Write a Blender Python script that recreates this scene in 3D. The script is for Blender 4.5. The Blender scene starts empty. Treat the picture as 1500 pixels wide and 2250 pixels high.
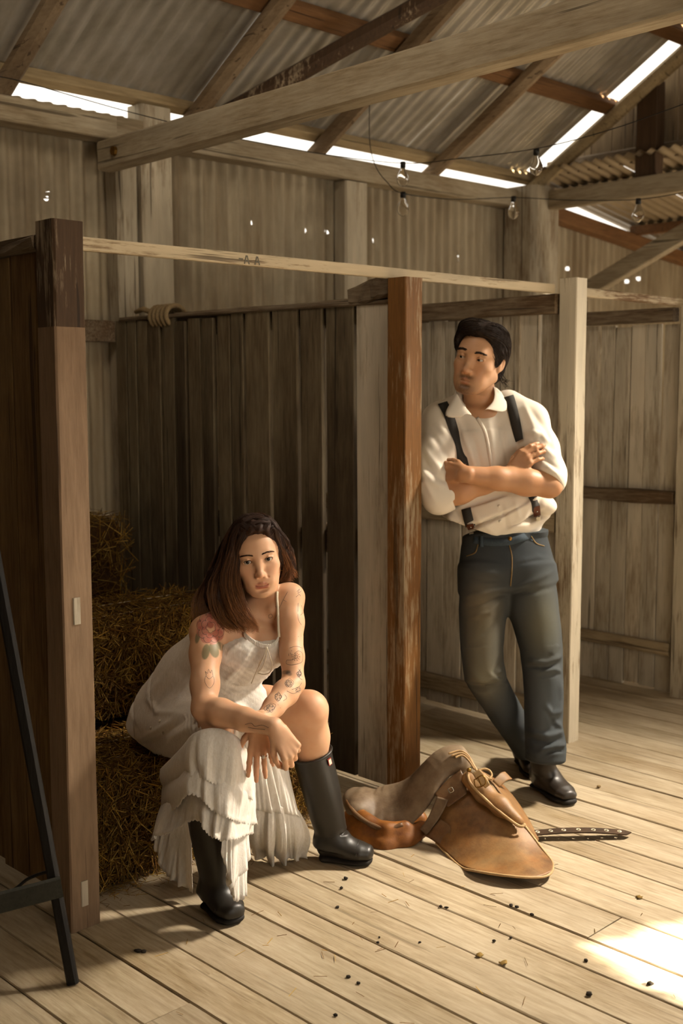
import bpy, math, random
import numpy as np
from mathutils import Vector, Matrix
random.seed(7); rng = np.random.default_rng(7)
scene = bpy.context.scene
COL = scene.collection
# ------------------------------------------------------------------ camera
FOC = 2509.23
YAW, PITCH, ROLL, CAMZ = math.radians(44.375158), math.radians(6.237751), math.radians(0.183104), 1.5
def _cam_axes():
    cy, sy = math.cos(YAW), math.sin(YAW)
    f = np.array([sy*math.cos(PITCH), cy*math.cos(PITCH), -math.sin(PITCH)])
    r0 = np.array([cy, -sy, 0.0]); d0 = np.cross(f, r0)
    r = math.cos(ROLL)*r0+math.sin(ROLL)*d0; d = -math.sin(ROLL)*r0+math.cos(ROLL)*d0
    return r, d, f
CR, CD, CF = _cam_axes()
cam_d = bpy.data.cameras.new('camera'); cam = bpy.data.objects.new('camera', cam_d); COL.objects.link(cam)
cam.matrix_world = Matrix(((CR[0], -CD[0], -CF[0], 0), (CR[1], -CD[1], -CF[1], 0), (CR[2], -CD[2], -CF[2], CAMZ), (0, 0, 0, 1)))
cam_d.sensor_fit = 'VERTICAL'; cam_d.sensor_height = 36.0; cam_d.lens = FOC/2250*36.0
cam_d.clip_start = 0.05; cam_d.clip_end = 200
cam_d.dof.use_dof = True; cam_d.dof.focus_distance = 3.35; cam_d.dof.aperture_fstop = 3.2
scene.camera = cam
# ------------------------------------------------------------------ world, lamps, exposure
w = bpy.data.worlds.new('daylight'); scene.world = w; w.use_nodes = True
bg = w.node_tree.nodes['Background']; bg.inputs[0].default_value = (1.0, 0.93, 0.82, 1); bg.inputs[1].default_value = 2.2
def area(name, loc, target, sx, sy, power, col, spread=180):
    l = bpy.data.lights.new(name, 'AREA'); l.shape = 'RECTANGLE'; l.size = sx; l.size_y = sy
    l.energy = power; l.color = col; l.spread = math.radians(spread)
    o = bpy.data.objects.new(name, l); COL.objects.link(o); o.location = loc
    o.rotation_euler = (Vector(target)-Vector(loc)).to_track_quat('-Z', 'Y').to_euler()
    return o
WARM = (1.0, 0.86, 0.70)
area('doorway_daylight', (6.9, -0.15, 1.25), (2.6, 2.2, 0.7), 1.5, 2.1, 64, WARM)
area('front_fill', (1.6, -2.3, 1.9), (3.4, 4.4, 3.1), 2.4, 0.9, 26, (1.0, 0.88, 0.72), 120)  # fill lamp added behind the camera, aimed up to brighten the roof
area('right_roof_opening', (5.3, 1.0, 3.45), (2.70, 2.05, 0.0), 0.45, 0.45, 50, (1.0, 0.88, 0.72), 52)
area('stall_fill', (1.75, 2.75, 3.70), (3.0, 3.7, 1.5), 0.8, 0.8, 20, (1.0, 0.87, 0.70))  # fill lamp added under the closed roof to brighten the middle partition
sun = bpy.data.lights.new('sun', 'SUN'); sun.energy = 75; sun.angle = math.radians(0.6); sun.color = (1, 0.90, 0.74)
sun_o = bpy.data.objects.new('sun', sun); COL.objects.link(sun_o)
SUN_DIR = Vector((-0.35, 0.75, -0.45)).normalized()   # direction the sunlight travels
sun_o.rotation_euler = (-SUN_DIR).to_track_quat('Z', 'Y').to_euler()
vs = scene.view_settings
vs.view_transform = 'Standard'; vs.look = 'None'; vs.gamma = 1.0; vs.use_curve_mapping = False; vs.exposure = -0.18
# ------------------------------------------------------------------ helpers
def pix(px, py, dep):
    """world point seen at a photograph pixel at a given distance along the viewing axis"""
    return np.array([0, 0, CAMZ])+dep*(CF+CR*(px-750)/FOC+CD*(py-1125)/FOC)
def onfloor(px, py, z=0.0):
    d = pix(px, py, 1)-np.array([0, 0, CAMZ]); return np.array([0, 0, CAMZ])+d*(z-CAMZ)/d[2]
MATRIX = {}
def tag(o, label=None, cat=None, group=None, kind=None):
    if label: o['label'] = label
    if cat: o['category'] = cat
    if group: o['group'] = group
    if kind: o['kind'] = kind
    return o
def empty(name, loc=(0, 0, 0), rz=0.0, **k):
    o = bpy.data.objects.new(name, None); o.empty_display_size = 0.1; COL.objects.link(o)
    o.location = loc; o.rotation_euler = (0, 0, rz)
    MATRIX[o.name] = Matrix.Translation(loc) @ Matrix.Rotation(rz, 4, 'Z')
    return tag(o, **k)
def mk(name, V, F, mat, parent=None, smooth=False, local=False, cols=None, **k):
    """one mesh object; V in world coordinates unless local"""
    V = np.asarray(V, dtype=np.float64).reshape(-1, 3)
    root = MATRIX.get(parent.name, Matrix.Identity(4)) if parent else Matrix.Identity(4)
    if parent is None and not local:
        lo, hi = V.min(0), V.max(0); b = ((lo[0]+hi[0])/2, (lo[1]+hi[1])/2, lo[2])
        root = Matrix.Translation(b)
    if not local:
        inv = np.array(root.inverted()); V = V @ inv[:3, :3].T+inv[:3, 3]
    me = bpy.data.meshes.new(name)
    if isinstance(F, np.ndarray):
        n, s = F.shape
        me.vertices.add(len(V)); me.vertices.foreach_set('co', V.astype(np.float32).ravel())
        me.loops.add(n*s); me.loops.foreach_set('vertex_index', F.astype(np.int32).ravel())
        me.polygons.add(n); me.polygons.foreach_set('loop_start', np.arange(0, n*s, s, dtype=np.int32))
        me.update(calc_edges=True)
    else:
        me.from_pydata(V.tolist(), [], F); me.update()
    if smooth: me.polygons.foreach_set('use_smooth', np.ones(len(me.polygons), dtype=bool))
    if cols is not None:
        at = me.color_attributes.new('Col', 'FLOAT_COLOR', 'POINT')
        c = np.ones((len(V), 4), dtype=np.float32); c[:, :3] = cols; at.data.foreach_set('color', c.ravel())
    if mat: me.materials.append(mat)
    o = bpy.data.objects.new(name, me); COL.objects.link(o)
    if parent is None:
        o.matrix_world = root if not local else Matrix.Identity(4); MATRIX[o.name] = root
    else:
        o.parent = parent; MATRIX[o.name] = root
    return tag(o, **k)
class MB:
    def __init__(s): s.V = []; s.F = []
    def add(s, V, F):
        n = len(s.V); s.V += [tuple(v) for v in V]; s.F += [tuple(i+n for i in f) for f in F]; return s
    def mk(s, name, mat, parent=None, **k): return mk(name, s.V, s.F, mat, parent, **k)
def beam_geo(p0, p1, wdt, hgt, up=(0, 0, 1), n=2, jit=0.0, ch=0.006, taper=1.0, ends=0.0, bow=(0, 0, 0)):
    """chamfered timber from p0 to p1; wdt across, hgt along up"""
    p0 = np.array(p0, float); p1 = np.array(p1, float); t = p1-p0; L = np.linalg.norm(t); t /= L
    up = np.array(up, float); s = np.cross(t, up); s /= np.linalg.norm(s); u = np.cross(s, t)
    a, b = wdt/2, hgt/2; c = min(ch, a*0.8, b*0.8)
    prof = [(-a+c, -b), (a-c, -b), (a, -b+c), (a, b-c), (a-c, b), (-a+c, b), (-a, b-c), (-a, -b+c)]
    V = []; F = []; bow = np.array(bow, float)
    for i in range(n+1):
        f = i/n; k = 1+(taper-1)*f; ce = p0+t*L*f+bow*math.sin(math.pi*f)
        for (x, y) in prof:
            e = random.uniform(-ends, ends) if i in (0, n) else 0
            V.append(ce+s*(x*k+random.uniform(-jit, jit))+u*(y*k+random.uniform(-jit, jit))+t*e)
    for i in range(n):
        for j in range(8):
            a0 = i*8+j; a1 = i*8+(j+1) % 8; F.append((a0, a1, a1+8, a0+8))
    F.append(tuple(range(7, -1, -1))); F.append(tuple(n*8+j for j in range(8)))
    return V, F
def beam(name, p0, p1, wdt, hgt, mat, parent=None, up=(0, 0, 1), tags={}, **k):
    V, F = beam_geo(p0, p1, wdt, hgt, up, **k); return mk(name, V, F, mat, parent, **tags)
def tube_geo(pts, rad, sides=6, caps=True, flat=1.0, up=None):
    pts = np.array(pts, float); n = len(pts)
    rad = np.full(n, rad) if np.isscalar(rad) else np.array(rad, float)
    T = np.gradient(pts, axis=0); T /= np.linalg.norm(T, axis=1)[:, None]+1e-12
    ref = np.array(up if up is not None else ((0, 0, 1) if abs(T[0][2]) < 0.9 else (1, 0, 0)), float)
    V = []; F = []
    N = ref-T[0]*ref.dot(T[0]); N /= np.linalg.norm(N)
    for i in range(n):
        N = N-T[i]*N.dot(T[i]); N /= np.linalg.norm(N)+1e-12; B = np.cross(T[i], N)
        for j in range(sides):
            a = 2*math.pi*j/sides; V.append(pts[i]+rad[i]*(math.cos(a)*B+flat*math.sin(a)*N))
    for i in range(n-1):
        for j in range(sides):
            a = i*sides+j; b = i*sides+(j+1) % sides; F.append((a, b, b+sides, a+sides))
    if caps: F.append(tuple(range(sides-1, -1, -1))); F.append(tuple((n-1)*sides+j for j in range(sides)))
    return V, F
def spline(pts, n):
    """Catmull-Rom resample (any number of columns)"""
    P = np.array(pts, float); P = np.vstack([2*P[0]-P[1], P, 2*P[-1]-P[-2]]); m = len(P)-3
    out = []
    for q in np.linspace(0, m-1e-9, n):
        i = int(q); t = q-i; a, b, c, d = P[i:i+4]
        out.append(0.5*(2*b+(c-a)*t+(2*a-5*b+4*c-d)*t*t+(3*b-a-3*c+d)*t**3))
    return np.array(out)
def grid_faces(nu, nv, wrap_u=False):
    i = np.arange(nu if wrap_u else nu-1); j = np.arange(nv-1)
    I, J = np.meshgrid(i, j, indexing='ij'); I2 = (I+1) % nu
    return np.stack([I*nv+J, I2*nv+J, I2*nv+J+1, I*nv+J+1], -1).reshape(-1, 4)
# ------------------------------------------------------------------ materials
def lin(h):
    h = h.lstrip('#'); c = [int(h[i:i+2], 16)/255 for i in (0, 2, 4)]
    return tuple(x/12.92 if x <= 0.04045 else ((x+0.055)/1.055)**2.4 for x in c)
class NT:
    def __init__(s, name):
        s.m = bpy.data.materials.new(name); s.m.use_nodes = True; s.t = s.m.node_tree
        s.b = s.t.nodes['Principled BSDF']; s.b.inputs['Specular IOR Level'].default_value = 0.3
    def n(s, typ, **k):
        x = s.t.nodes.new(typ)
        for a, v in k.items():
            if a.startswith('_'): x.inputs[int(a[1:])].default_value = v
            else: setattr(x, a, v)
        return x
    def l(s, a, b): s.t.links.new(a, b)
    def pos(s, scale, rnd=True):
        g = s.n('ShaderNodeNewGeometry'); m = s.n('ShaderNodeMapping'); m.inputs['Scale'].default_value = scale
        if rnd:
            oi = s.n('ShaderNodeObjectInfo'); mu = s.n('ShaderNodeVectorMath', operation='MULTIPLY_ADD')
            cx = s.n('ShaderNodeCombineXYZ')
            for i in range(3): s.l(oi.outputs['Random'], cx.inputs[i])
            mu.inputs[1].default_value = (31, 17, 23); s.l(cx.outputs[0], mu.inputs[0]); s.l(g.outputs['Position'], mu.inputs[2])
            s.l(mu.outputs[0], m.inputs[0])
        else: s.l(g.outputs['Position'], m.inputs[0])
        return m.outputs[0]
    def noise(s, vec, scale, detail=4, rough=0.55, dist=0.0):
        x = s.n('ShaderNodeTexNoise'); s.l(vec, x.inputs['Vector']); x.inputs['Scale'].default_value = scale
        x.inputs['Detail'].default_value = detail; x.inputs['Roughness'].default_value = rough; x.inputs['Distortion'].default_value = dist
        return x.outputs['Fac']
    def ramp(s, fac, a, b, ca=(0, 0, 0), cb=(1, 1, 1), interp='LINEAR'):
        r = s.n('ShaderNodeValToRGB'); e = r.color_ramp.elements; r.color_ramp.interpolation = interp
        e[0].position = a; e[1].position = b; e[0].color = (*ca, 1); e[1].color = (*cb, 1); s.l(fac, r.inputs[0]); return r.outputs[0]
    def mix(s, fac, a, b, mode='MIX'):
        x = s.n('ShaderNodeMix', data_type='RGBA', blend_type=mode)
        for v, i in ((fac, 0), (a, 6), (b, 7)):
            if hasattr(v, 'default_value'): s.l(v, x.inputs[i])
            elif i == 0: x.inputs[0].default_value = v
            else: x.inputs[i].default_value = (*v, 1)
        return x.outputs[2]
    def math(s, op, a, b):
        x = s.n('ShaderNodeMath', operation=op)
        for v, i in ((a, 0), (b, 1)):
            if hasattr(v, 'default_value'): s.l(v, x.inputs[i])
            else: x.inputs[i].default_value = v
        return x.outputs[0]
    def bump(s, h, strength=0.3, dist=0.01):
        x = s.n('ShaderNodeBump'); x.inputs['Strength'].default_value = strength; x.inputs['Distance'].default_value = dist
        s.l(h, x.inputs['Height']); s.l(x.outputs[0], s.b.inputs['Normal'])
    def col(s, c):
        if hasattr(c, 'default_value'): s.l(c, s.b.inputs['Base Color'])
        else: s.b.inputs['Base Color'].default_value = (*c, 1)
    def set(s, **k):
        for a, v in k.items(): s.b.inputs[a.replace('_', ' ')].default_value = v
        return s.m
def wood_mat(name, paint, wood, axis='z', cover=0.5, soft=0.06, dirt=0.5, dirtcol=None, rough=0.75, vary=0.25, grain=1.0, low=None, ck=0.75, pv=0.80):
    """weathered timber: paint worn off along the grain, stains, fine grain relief. cover = share still painted"""
    t = NT(name); k = {'x': (0.09, 1, 1), 'y': (1, 0.09, 1), 'z': (1, 1, 0.09)}[axis]
    k2 = {'x': (0.3, 1, 1), 'y': (1, 0.3, 1), 'z': (1, 1, 0.3)}[axis]
    v = t.pos(k); v2 = t.pos(k2)
    fine = t.noise(v, 90, 5, 0.65); mid = t.noise(v, 22, 4, 0.6); blot = t.noise(v2, 5, 6, 0.65)
    wcol = t.mix(t.ramp(fine, 0.3, 0.7), tuple(c*0.62 for c in wood), wood)
    pcol = t.mix(t.ramp(mid, 0.35, 0.7), tuple(c*pv for c in paint), paint)
    m = t.math('ADD', t.math('MULTIPLY', blot, 0.62), t.math('MULTIPLY', fine, 0.38))
    q = 0.5+(0.5-cover)*0.24
    mask = t.ramp(m, q-soft, q+soft)
    c = t.mix(mask, wcol, pcol)
    stain = t.noise(v2, 2.2, 5, 0.7); stm = t.ramp(stain, 0.42, 0.72)
    dc = dirtcol or tuple(x*0.35 for x in wood)
    c = t.mix(t.math('MULTIPLY', stm, dirt), c, dc)
    k3 = {'x': (0.025, 1, 1), 'y': (1, 0.025, 1), 'z': (1, 1, 0.025)}[axis]
    crack = t.ramp(t.noise(t.pos(k3), 42, 3, 0.6, 0.3), 0.635, 0.665)
    c = t.mix(t.math('MULTIPLY', crack, ck), c, tuple(x*0.22 for x in wood))
    if low:      # darker brown towards the foot of each board
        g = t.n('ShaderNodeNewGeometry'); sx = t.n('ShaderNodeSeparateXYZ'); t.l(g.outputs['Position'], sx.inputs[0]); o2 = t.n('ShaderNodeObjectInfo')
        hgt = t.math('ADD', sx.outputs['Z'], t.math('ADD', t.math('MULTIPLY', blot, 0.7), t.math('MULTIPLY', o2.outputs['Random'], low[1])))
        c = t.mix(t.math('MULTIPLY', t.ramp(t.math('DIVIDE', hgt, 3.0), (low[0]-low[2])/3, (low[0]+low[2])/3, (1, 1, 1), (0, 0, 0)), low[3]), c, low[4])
    oi = t.n('ShaderNodeObjectInfo')
    f = t.n('ShaderNodeMapRange'); f.inputs[3].default_value = 1-vary; f.inputs[4].default_value = 1+vary*0.4; t.l(oi.outputs['Random'], f.inputs[0])
    cc = t.n('ShaderNodeCombineXYZ'); [t.l(f.outputs[0], cc.inputs[i]) for i in range(3)]
    c = t.mix(1.0, c, cc.outputs[0], 'MULTIPLY')
    t.col(c); t.bump(t.math('ADD', fine, t.math('MULTIPLY', mask, 0.25)), 0.35*grain, 0.004)
    return t.set(Roughness=rough)
def plain(name, col, rough=0.5, metal=0.0, nscale=30, var=0.25, bump=0.15, bd=0.003, spec=0.3):
    t = NT(name); v = t.pos((1, 1, 1)); n = t.noise(v, nscale, 5, 0.6)
    t.col(t.mix(t.ramp(n, 0.3, 0.7), tuple(c*(1-var) for c in col), tuple(min(1, c*(1+var*0.4)) for c in col)))
    if bump: t.bump(n, bump, bd)
    t.set(Roughness=rough, Metallic=metal); t.b.inputs['Specular IOR Level'].default_value = spec
    return t.m
M = {}
CREAM = lin('#b9a888'); OLDWOOD = lin('#7a5a38'); BROWN = lin('#6b4526')
M['floor'] = wood_mat('floor boards', lin('#bfb096'), lin('#97825f'), 'y', 0.62, 0.14, 0.35, lin('#6d5638'), 0.62, 0.13, 0.8, None, 0.40, 0.88)
M['under'] = plain('dark underfloor', lin('#1d140b'), 0.9)
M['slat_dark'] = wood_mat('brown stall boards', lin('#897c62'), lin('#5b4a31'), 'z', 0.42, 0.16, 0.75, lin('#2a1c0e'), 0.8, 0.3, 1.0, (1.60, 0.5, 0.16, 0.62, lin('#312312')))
M['slat_mid'] = wood_mat('brown near boards', lin('#94784f'), lin('#6a4c2b'), 'z', 0.45, 0.16, 0.5, lin('#3a2814'), 0.8, 0.2)
M['slat_light'] = wood_mat('worn cream stall boards', lin('#cdc2ad'), lin('#8d785a'), 'z', 0.84, 0.10, 0.35, lin('#5c482c'), 0.8, 0.18)
M['post_red'] = wood_mat('red brown post', lin('#a08e74'), lin('#4f3a25'), 'z', 0.16, 0.03, 0.35, lin('#382412'), 0.7, 0.1)
M['post_bare'] = wood_mat('bare timber post', lin('#9a8168'), lin('#7f654b'), 'z', 0.5, 0.25, 0.35, lin('#5c3f24'), 0.75, 0.08)
M['post_peel'] = wood_mat('peeling brown and white post', lin('#a5947a'), lin('#7c4c22'), 'z', 0.34, 0.03, 0.3, lin('#50300f'), 0.6, 0.1)
M['post_orange'] = wood_mat('orange brown worn post face', lin('#a08e72'), lin('#7c5426'), 'z', 0.22, 0.04, 0.3, lin('#482c12'), 0.65, 0.1)
M['post_flake'] = wood_mat('flaking white post face', lin('#b8ab93'), lin('#5e4628'), 'z', 0.68, 0.025, 0.35, lin('#4a3218'), 0.7, 0.1)
M['post_white'] = wood_mat('white painted post', lin('#cdc2aa'), lin('#84694a'), 'z', 0.82, 0.06, 0.35, lin('#66502f'), 0.75, 0.1)
M['rail_x'] = wood_mat('peeling white rail', lin('#c4b394'), lin('#80603e'), 'x', 0.74, 0.04, 0.25, lin('#66502f'), 0.75, 0.1)
M['rail_dark_y'] = wood_mat('brown top rail', lin('#9c8d76'), lin('#654f36'), 'y', 0.35, 0.12, 0.5, None, 0.8, 0.2)
M['rail_light_y'] = wood_mat('worn cream rail', lin('#b3a181'), lin('#7b6040'), 'y', 0.7, 0.1, 0.4, None, 0.8, 0.15)
M['beam_y'] = wood_mat('weathered grey beam', lin('#b0a288'), lin('#86704f'), 'y', 0.7, 0.12, 0.4, lin('#5a4728'), 0.8, 0.1)
M['beam_x'] = wood_mat('weathered grey plate', lin('#b0a288'), lin('#86704f'), 'x', 0.7, 0.12, 0.4, lin('#5a4728'), 0.8, 0.1)
M['post_wall'] = wood_mat('limewashed wall post', lin('#c0b49c'), lin('#82694a'), 'z', 0.8, 0.07, 0.4, lin('#5a4426'), 0.85, 0.1)
M['rafter'] = wood_mat('pole rafter', lin('#ab9679'), lin('#84694a'), 'y', 0.5, 0.2, 0.5, lin('#4a3720'), 0.85, 0.2)
M['purlin'] = wood_mat('orange brown purlin', lin('#8f6842'), lin('#6d4b2a'), 'x', 0.5, 0.2, 0.4, lin('#4a2e14'), 0.8, 0.15)
M['batten'] = wood_mat('pale eave batten', lin('#c4ae86'), lin('#98805a'), 'x', 0.6, 0.2, 0.4, lin('#5a4728'), 0.8, 0.1)
def tin_mat(name, a, b, axis, rough=0.55, metal=0.0, stain=0.5):
    t = NT(name); k = {'y': (1, 0.12, 1), 'z': (1, 1, 0.12), 'x': (0.12, 1, 1)}[axis]
    v = t.pos(k); v0 = t.pos((1, 1, 1), False)
    n = t.noise(v, 9, 5, 0.65); n2 = t.noise(v0, 1.4, 5, 0.65); n3 = t.noise(v0, 60, 3, 0.6)
    c = t.mix(t.ramp(n, 0.32, 0.7), b, a); c = t.mix(t.math('MULTIPLY', t.ramp(n2, 0.46, 0.75), stain), c, tuple(x*0.5 for x in b))
    t.col(c); t.bump(n3, 0.1, 0.002)
    return t.set(Roughness=rough, Metallic=metal)
M['tin_wall'] = tin_mat('limewashed corrugated iron', lin('#b0a389'), lin('#85745a'), 'z', 0.7, 0.0, 0.7)
M['tin_roof'] = tin_mat('zinc corrugated iron', lin('#c4beb2'), lin('#a39c8c'), 'y', 0.42, 0.45, 0.25)
M['tin_roof_x'] = tin_mat('lean to corrugated iron', lin('#a09078'), lin('#7b6b52'), 'x', 0.5, 0.3, 0.4)
M['shed_dark'] = wood_mat('dark shed boards', lin('#8a7657'), lin('#5f4a30'), 'z', 0.4, 0.2, 0.4, None, 0.85, 0.2)
# ================================================================== LARGE STRUCTURE
YW = 4.6; XG = 6.2; RS = 0.6; RZ = 2.78; YR = 1.0
def roofz(y): return RZ+RS*(YW-y)
# ---- floor
sub = [(-2.6, -2.5, -0.2), (8.7, -2.5, -0.2), (8.7, 4.7, -0.2), (-2.6, 4.7, -0.2), (-2.6, -2.5, -0.03), (8.7, -2.5, -0.03), (8.7, 4.7, -0.03), (-2.6, 4.7, -0.03)]
floor = mk('floor', sub, [(0, 3, 2, 1), (4, 5, 6, 7), (0, 1, 5, 4), (1, 2, 6, 5), (2, 3, 7, 6), (3, 0, 4, 7)], M['under'], kind='structure')
known = [1.321, 1.452, 1.590, 1.734, 1.87, 2.013, 2.131, 2.272, 2.42, 2.56, 2.735, 2.88]
edges = [1.321-0.139*k for k in range(28, 0, -1)]+known+[2.88+0.139*k for k in range(1, 42)]
R = random.Random(3)
for i in range(len(edges)-1):
    x0, x1 = edges[i], edges[i+1]; y = -2.45; first = True
    fixed = {1.452: [2.16], 1.59: [2.235, 1.2], 1.734: [0.9], 2.56: [1.66]}.get(x0, None)
    cuts = fixed if fixed else [R.uniform(-0.5, 1.2) if i % 2 else R.uniform(3.3, 4.1)]
    for c in cuts+[4.6]:
        g = R.uniform(0.0014, 0.0034); dz = R.uniform(-0.002, 0.0015)
        V, F = beam_geo(((x0+x1)/2, y+0.002, -0.014+dz), ((x0+x1)/2, c-0.002, -0.014+dz), x1-x0-2*g, 0.028, n=4, ch=0.0025, jit=0.0007)
        mk('plank', V, F, M['floor'], floor); y = c
# ---- corrugated sheets
def corr(x0, x1, s0, s1, pitch, amp, f, holes=(), nz=12, per=8, phase=0.0):
    """corrugated sheet: u from x0 to x1, s along the ridges; f(u, s, h) -> point, h = height of the wave. holes: (u, s, ru, rs)"""
    du = pitch/per; us = np.arange(x0, x1+du*0.5, du); ss = np.linspace(s0, s1, nz+1)
    if holes: ss = np.linspace(s0, s1, max(nz, int((s1-s0)/0.03))+1)
    def hh(u): return amp*math.cos(2*math.pi*(u-phase)/pitch)
    V = [f(u, s, hh(u)) for u in us for s in ss]; n = len(ss); F = []
    ban = set()
    for (hu, hs, ru, rs) in holes:
        i0 = int((hu-ru*1.3-x0)/du); i1 = int((hu+ru*1.3-x0)/du)+1; j0 = int((hs-rs*1.3-s0)/(s1-s0)*(n-1)); j1 = int((hs+rs*1.3-s0)/(s1-s0)*(n-1))+1
        if i0 < 0 or i1 >= len(us): continue
        for i in range(i0, i1):
            for j in range(j0, j1): ban.add((i, j))
        loop = [(i, j0) for i in range(i0, i1)]+[(i1, j) for j in range(j0, j1)]+[(i, j1) for i in range(i1, i0, -1)]+[(i0, j) for j in range(j1, j0, -1)]
        base = len(V)
        for (i, j) in loop:
            a = math.atan2((ss[j]-hs)/rs, (us[i]-hu)/ru); k = 1+0.12*math.sin(3*a+hu*9)
            uu = hu+ru*k*math.cos(a); V.append(f(uu, hs+rs*k*math.sin(a), hh(uu)))
        m = len(loop)
        for q in range(m):
            a = loop[q]; b = loop[(q+1) % m]; F.append((a[0]*n+a[1], b[0]*n+b[1], base+(q+1) % m, base+q))
    for i in range(len(us)-1):
        for j in range(n-1):
            if (i, j) not in ban: F.append((i*n+j, (i+1)*n+j, (i+1)*n+j+1, i*n+j+1))
    return V, F
wall_back = empty('wall_back', (2, YW+0.05, 0), kind='structure')
HOLES = [(2.717, 2.360, .008, .010), (2.712, 2.342, .007, .008), (3.906, 2.350, .008, .008), (4.284, 2.346, .010, .010), (4.432, 2.360, .010, .009), (4.449, 2.352, .011, .009),
         (4.809, 2.336, .014, .013), (5.553, 2.312, .012, .013), (5.556, 2.293, .012, .014), (6.47, 2.30, .010, .010), (6.74, 2.31, .010, .010), (7.43, 2.315, .011, .010), (7.50, 2.27, .014, .010), (7.66, 2.30, .011, .011)]
x = -2.52; k = 0
while x < 8.6:
    x1 = x+0.76
    hs = [(h[0], h[1], h[2]*1.35, h[3]*1.35) for h in HOLES if x+0.03 < h[0] < x1-0.03]
    yo = YW+0.045+(k % 2)*0.004
    top = 2.76 if x < 6.1 else 2.66-(x-6.1)*0.085
    V, F = corr(x, x1+0.03, 0.0, top, 0.076, 0.014, lambda u, s, h: (u, yo-h, s), hs, 10)
    mk('corrugated_sheet', V, F, M['tin_wall'], wall_back, smooth=True); x = x1; k += 1
def wp(name, *a, **k): return beam(name, *a, parent=wall_back, **k)
wp('wall_post', (3.075, YW-0.02, 0), (3.06, YW-0.02, 2.62), 0.11, 0.13, M['post_wall'], up=(0, 1, 0), n=8, jit=0.006, ch=0.02)
wp('wall_post', (3.22, YW-0.03, 0), (3.22, YW-0.03, 2.80), 0.17, 0.12, M['post_wall'], up=(0, 1, 0), n=6, jit=0.003, ch=0.01)
wp('wall_post', (4.56, YW-0.02, 0), (4.56, YW-0.02, 2.62), 0.17, 0.10, M['post_wall'], up=(0, 1, 0), n=6, jit=0.003, ch=0.01)
wp('wall_post', (6.13, YW-0.09, 0), (6.13, YW-0.09, 2.76), 0.29, 0.26, M['post_wall'], up=(0, 1, 0), n=6, jit=0.003, ch=0.03)
wp('top_plate', (-2.5, YW-0.03, 2.672), (3.0, YW-0.03, 2.668), 0.12, 0.105, M['beam_x'], n=6, jit=0.002)
wp('top_plate', (3.0, YW-0.03, 2.672), (6.26, YW-0.03, 2.688), 0.12, 0.105, M['beam_x'], n=6, jit=0.002)
wp('wall_rail', (-2.4, YW-0.02, 1.76), (2.99, YW-0.02, 1.76), 0.07, 0.10, M['rail_dark_y'], n=5, jit=0.003)
wp('wall_rail', (3.31, YW-0.02, 1.05), (5.98, YW-0.02, 1.05), 0.07, 0.10, M['rail_dark_y'], n=5, jit=0.003)
# lean-to side: sloping top plate
beam('top_plate', (6.28, YW-0.02, 2.66), (8.6, YW-0.02, 2.44), 0.10, 0.09, M['purlin'], wall_back, n=4, jit=0.002)
# ---- other walls, out of view but shading the shed
def boardwall(name, a, b, z0, z1, n, mat, kind='structure'):
    o = empty(name, (a[0], a[1], 0), kind=kind); a = np.array(a); b = np.array(b); nrm = np.array([b[1]-a[1], a[0]-b[0], 0.]); nrm /= np.linalg.norm(nrm)
    for i in range(n):
        c = a+(b-a)*(i+0.5)/n; wdt = np.linalg.norm(b-a)/n
        zt = z1(c) if callable(z1) else z1
        beam('wall_board', (c[0], c[1], z0), (c[0], c[1], zt), wdt-0.002, 0.022, mat, o, up=nrm, n=1, ch=0.002)
    return o
boardwall('wall_left', (-2.55, -2.5, 0), (-2.55, 4.6, 0), 0, lambda c: roofz(c[1]) if c[1] > YR else roofz(2*YR-c[1]), 30, M['shed_dark'])
boardwall('wall_front', (-2.5, -2.55, 0), (0.3, -2.55, 0), 0, 3.0, 12, M['shed_dark'])
boardwall('wall_front_right', (2.9, -2.55, 0), (4.10, -2.55, 0), 0, 3.0, 6, M['shed_dark'])
boardwall('wall_front_right_2', (5.40, -2.55, 0), (8.6, -2.55, 0), 0, 3.0, 14, M['shed_dark'])
boardwall('wall_front_sill', (4.10, -2.55, 0), (5.40, -2.55, 0), 0, 1.86, 6, M['shed_dark'])
wh = empty('wall_sun_gap_head', (4.8, -2.55, 2.4), kind='structure')
for i in range(26):
    xx = 4.125+.05*i; zb = (2.31+(xx-4.25) if xx < 4.43 else 2.508-.20*(xx-4.44))+.012*math.sin(i*1.9)  # unseen board ends shaped so the gap outlines the sun patch
    beam('wall_board', (xx, -2.55, zb), (xx, -2.55, 3.0), .0496, .022, M['shed_dark'], wh, up=(0, 1, 0), n=1, ch=.012)
sunblk = empty('sun_blocker', (1.6, -4.3, 2.4), kind='structure')  # unseen boards added outside to keep the sun out of the front opening
for i in range(12): beam('sun_blocker_board', (-1.6+.4*i, -2.6, 2.62), (-1.6+.4*i, -6.2, 2.30), .398, .02, M['shed_dark'], sunblk, n=1)
boardwall('wall_front_lintel', (0.3, -2.55, 0), (2.9, -2.55, 0), 2.3, 3.0, 11, M['shed_dark'])
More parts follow.
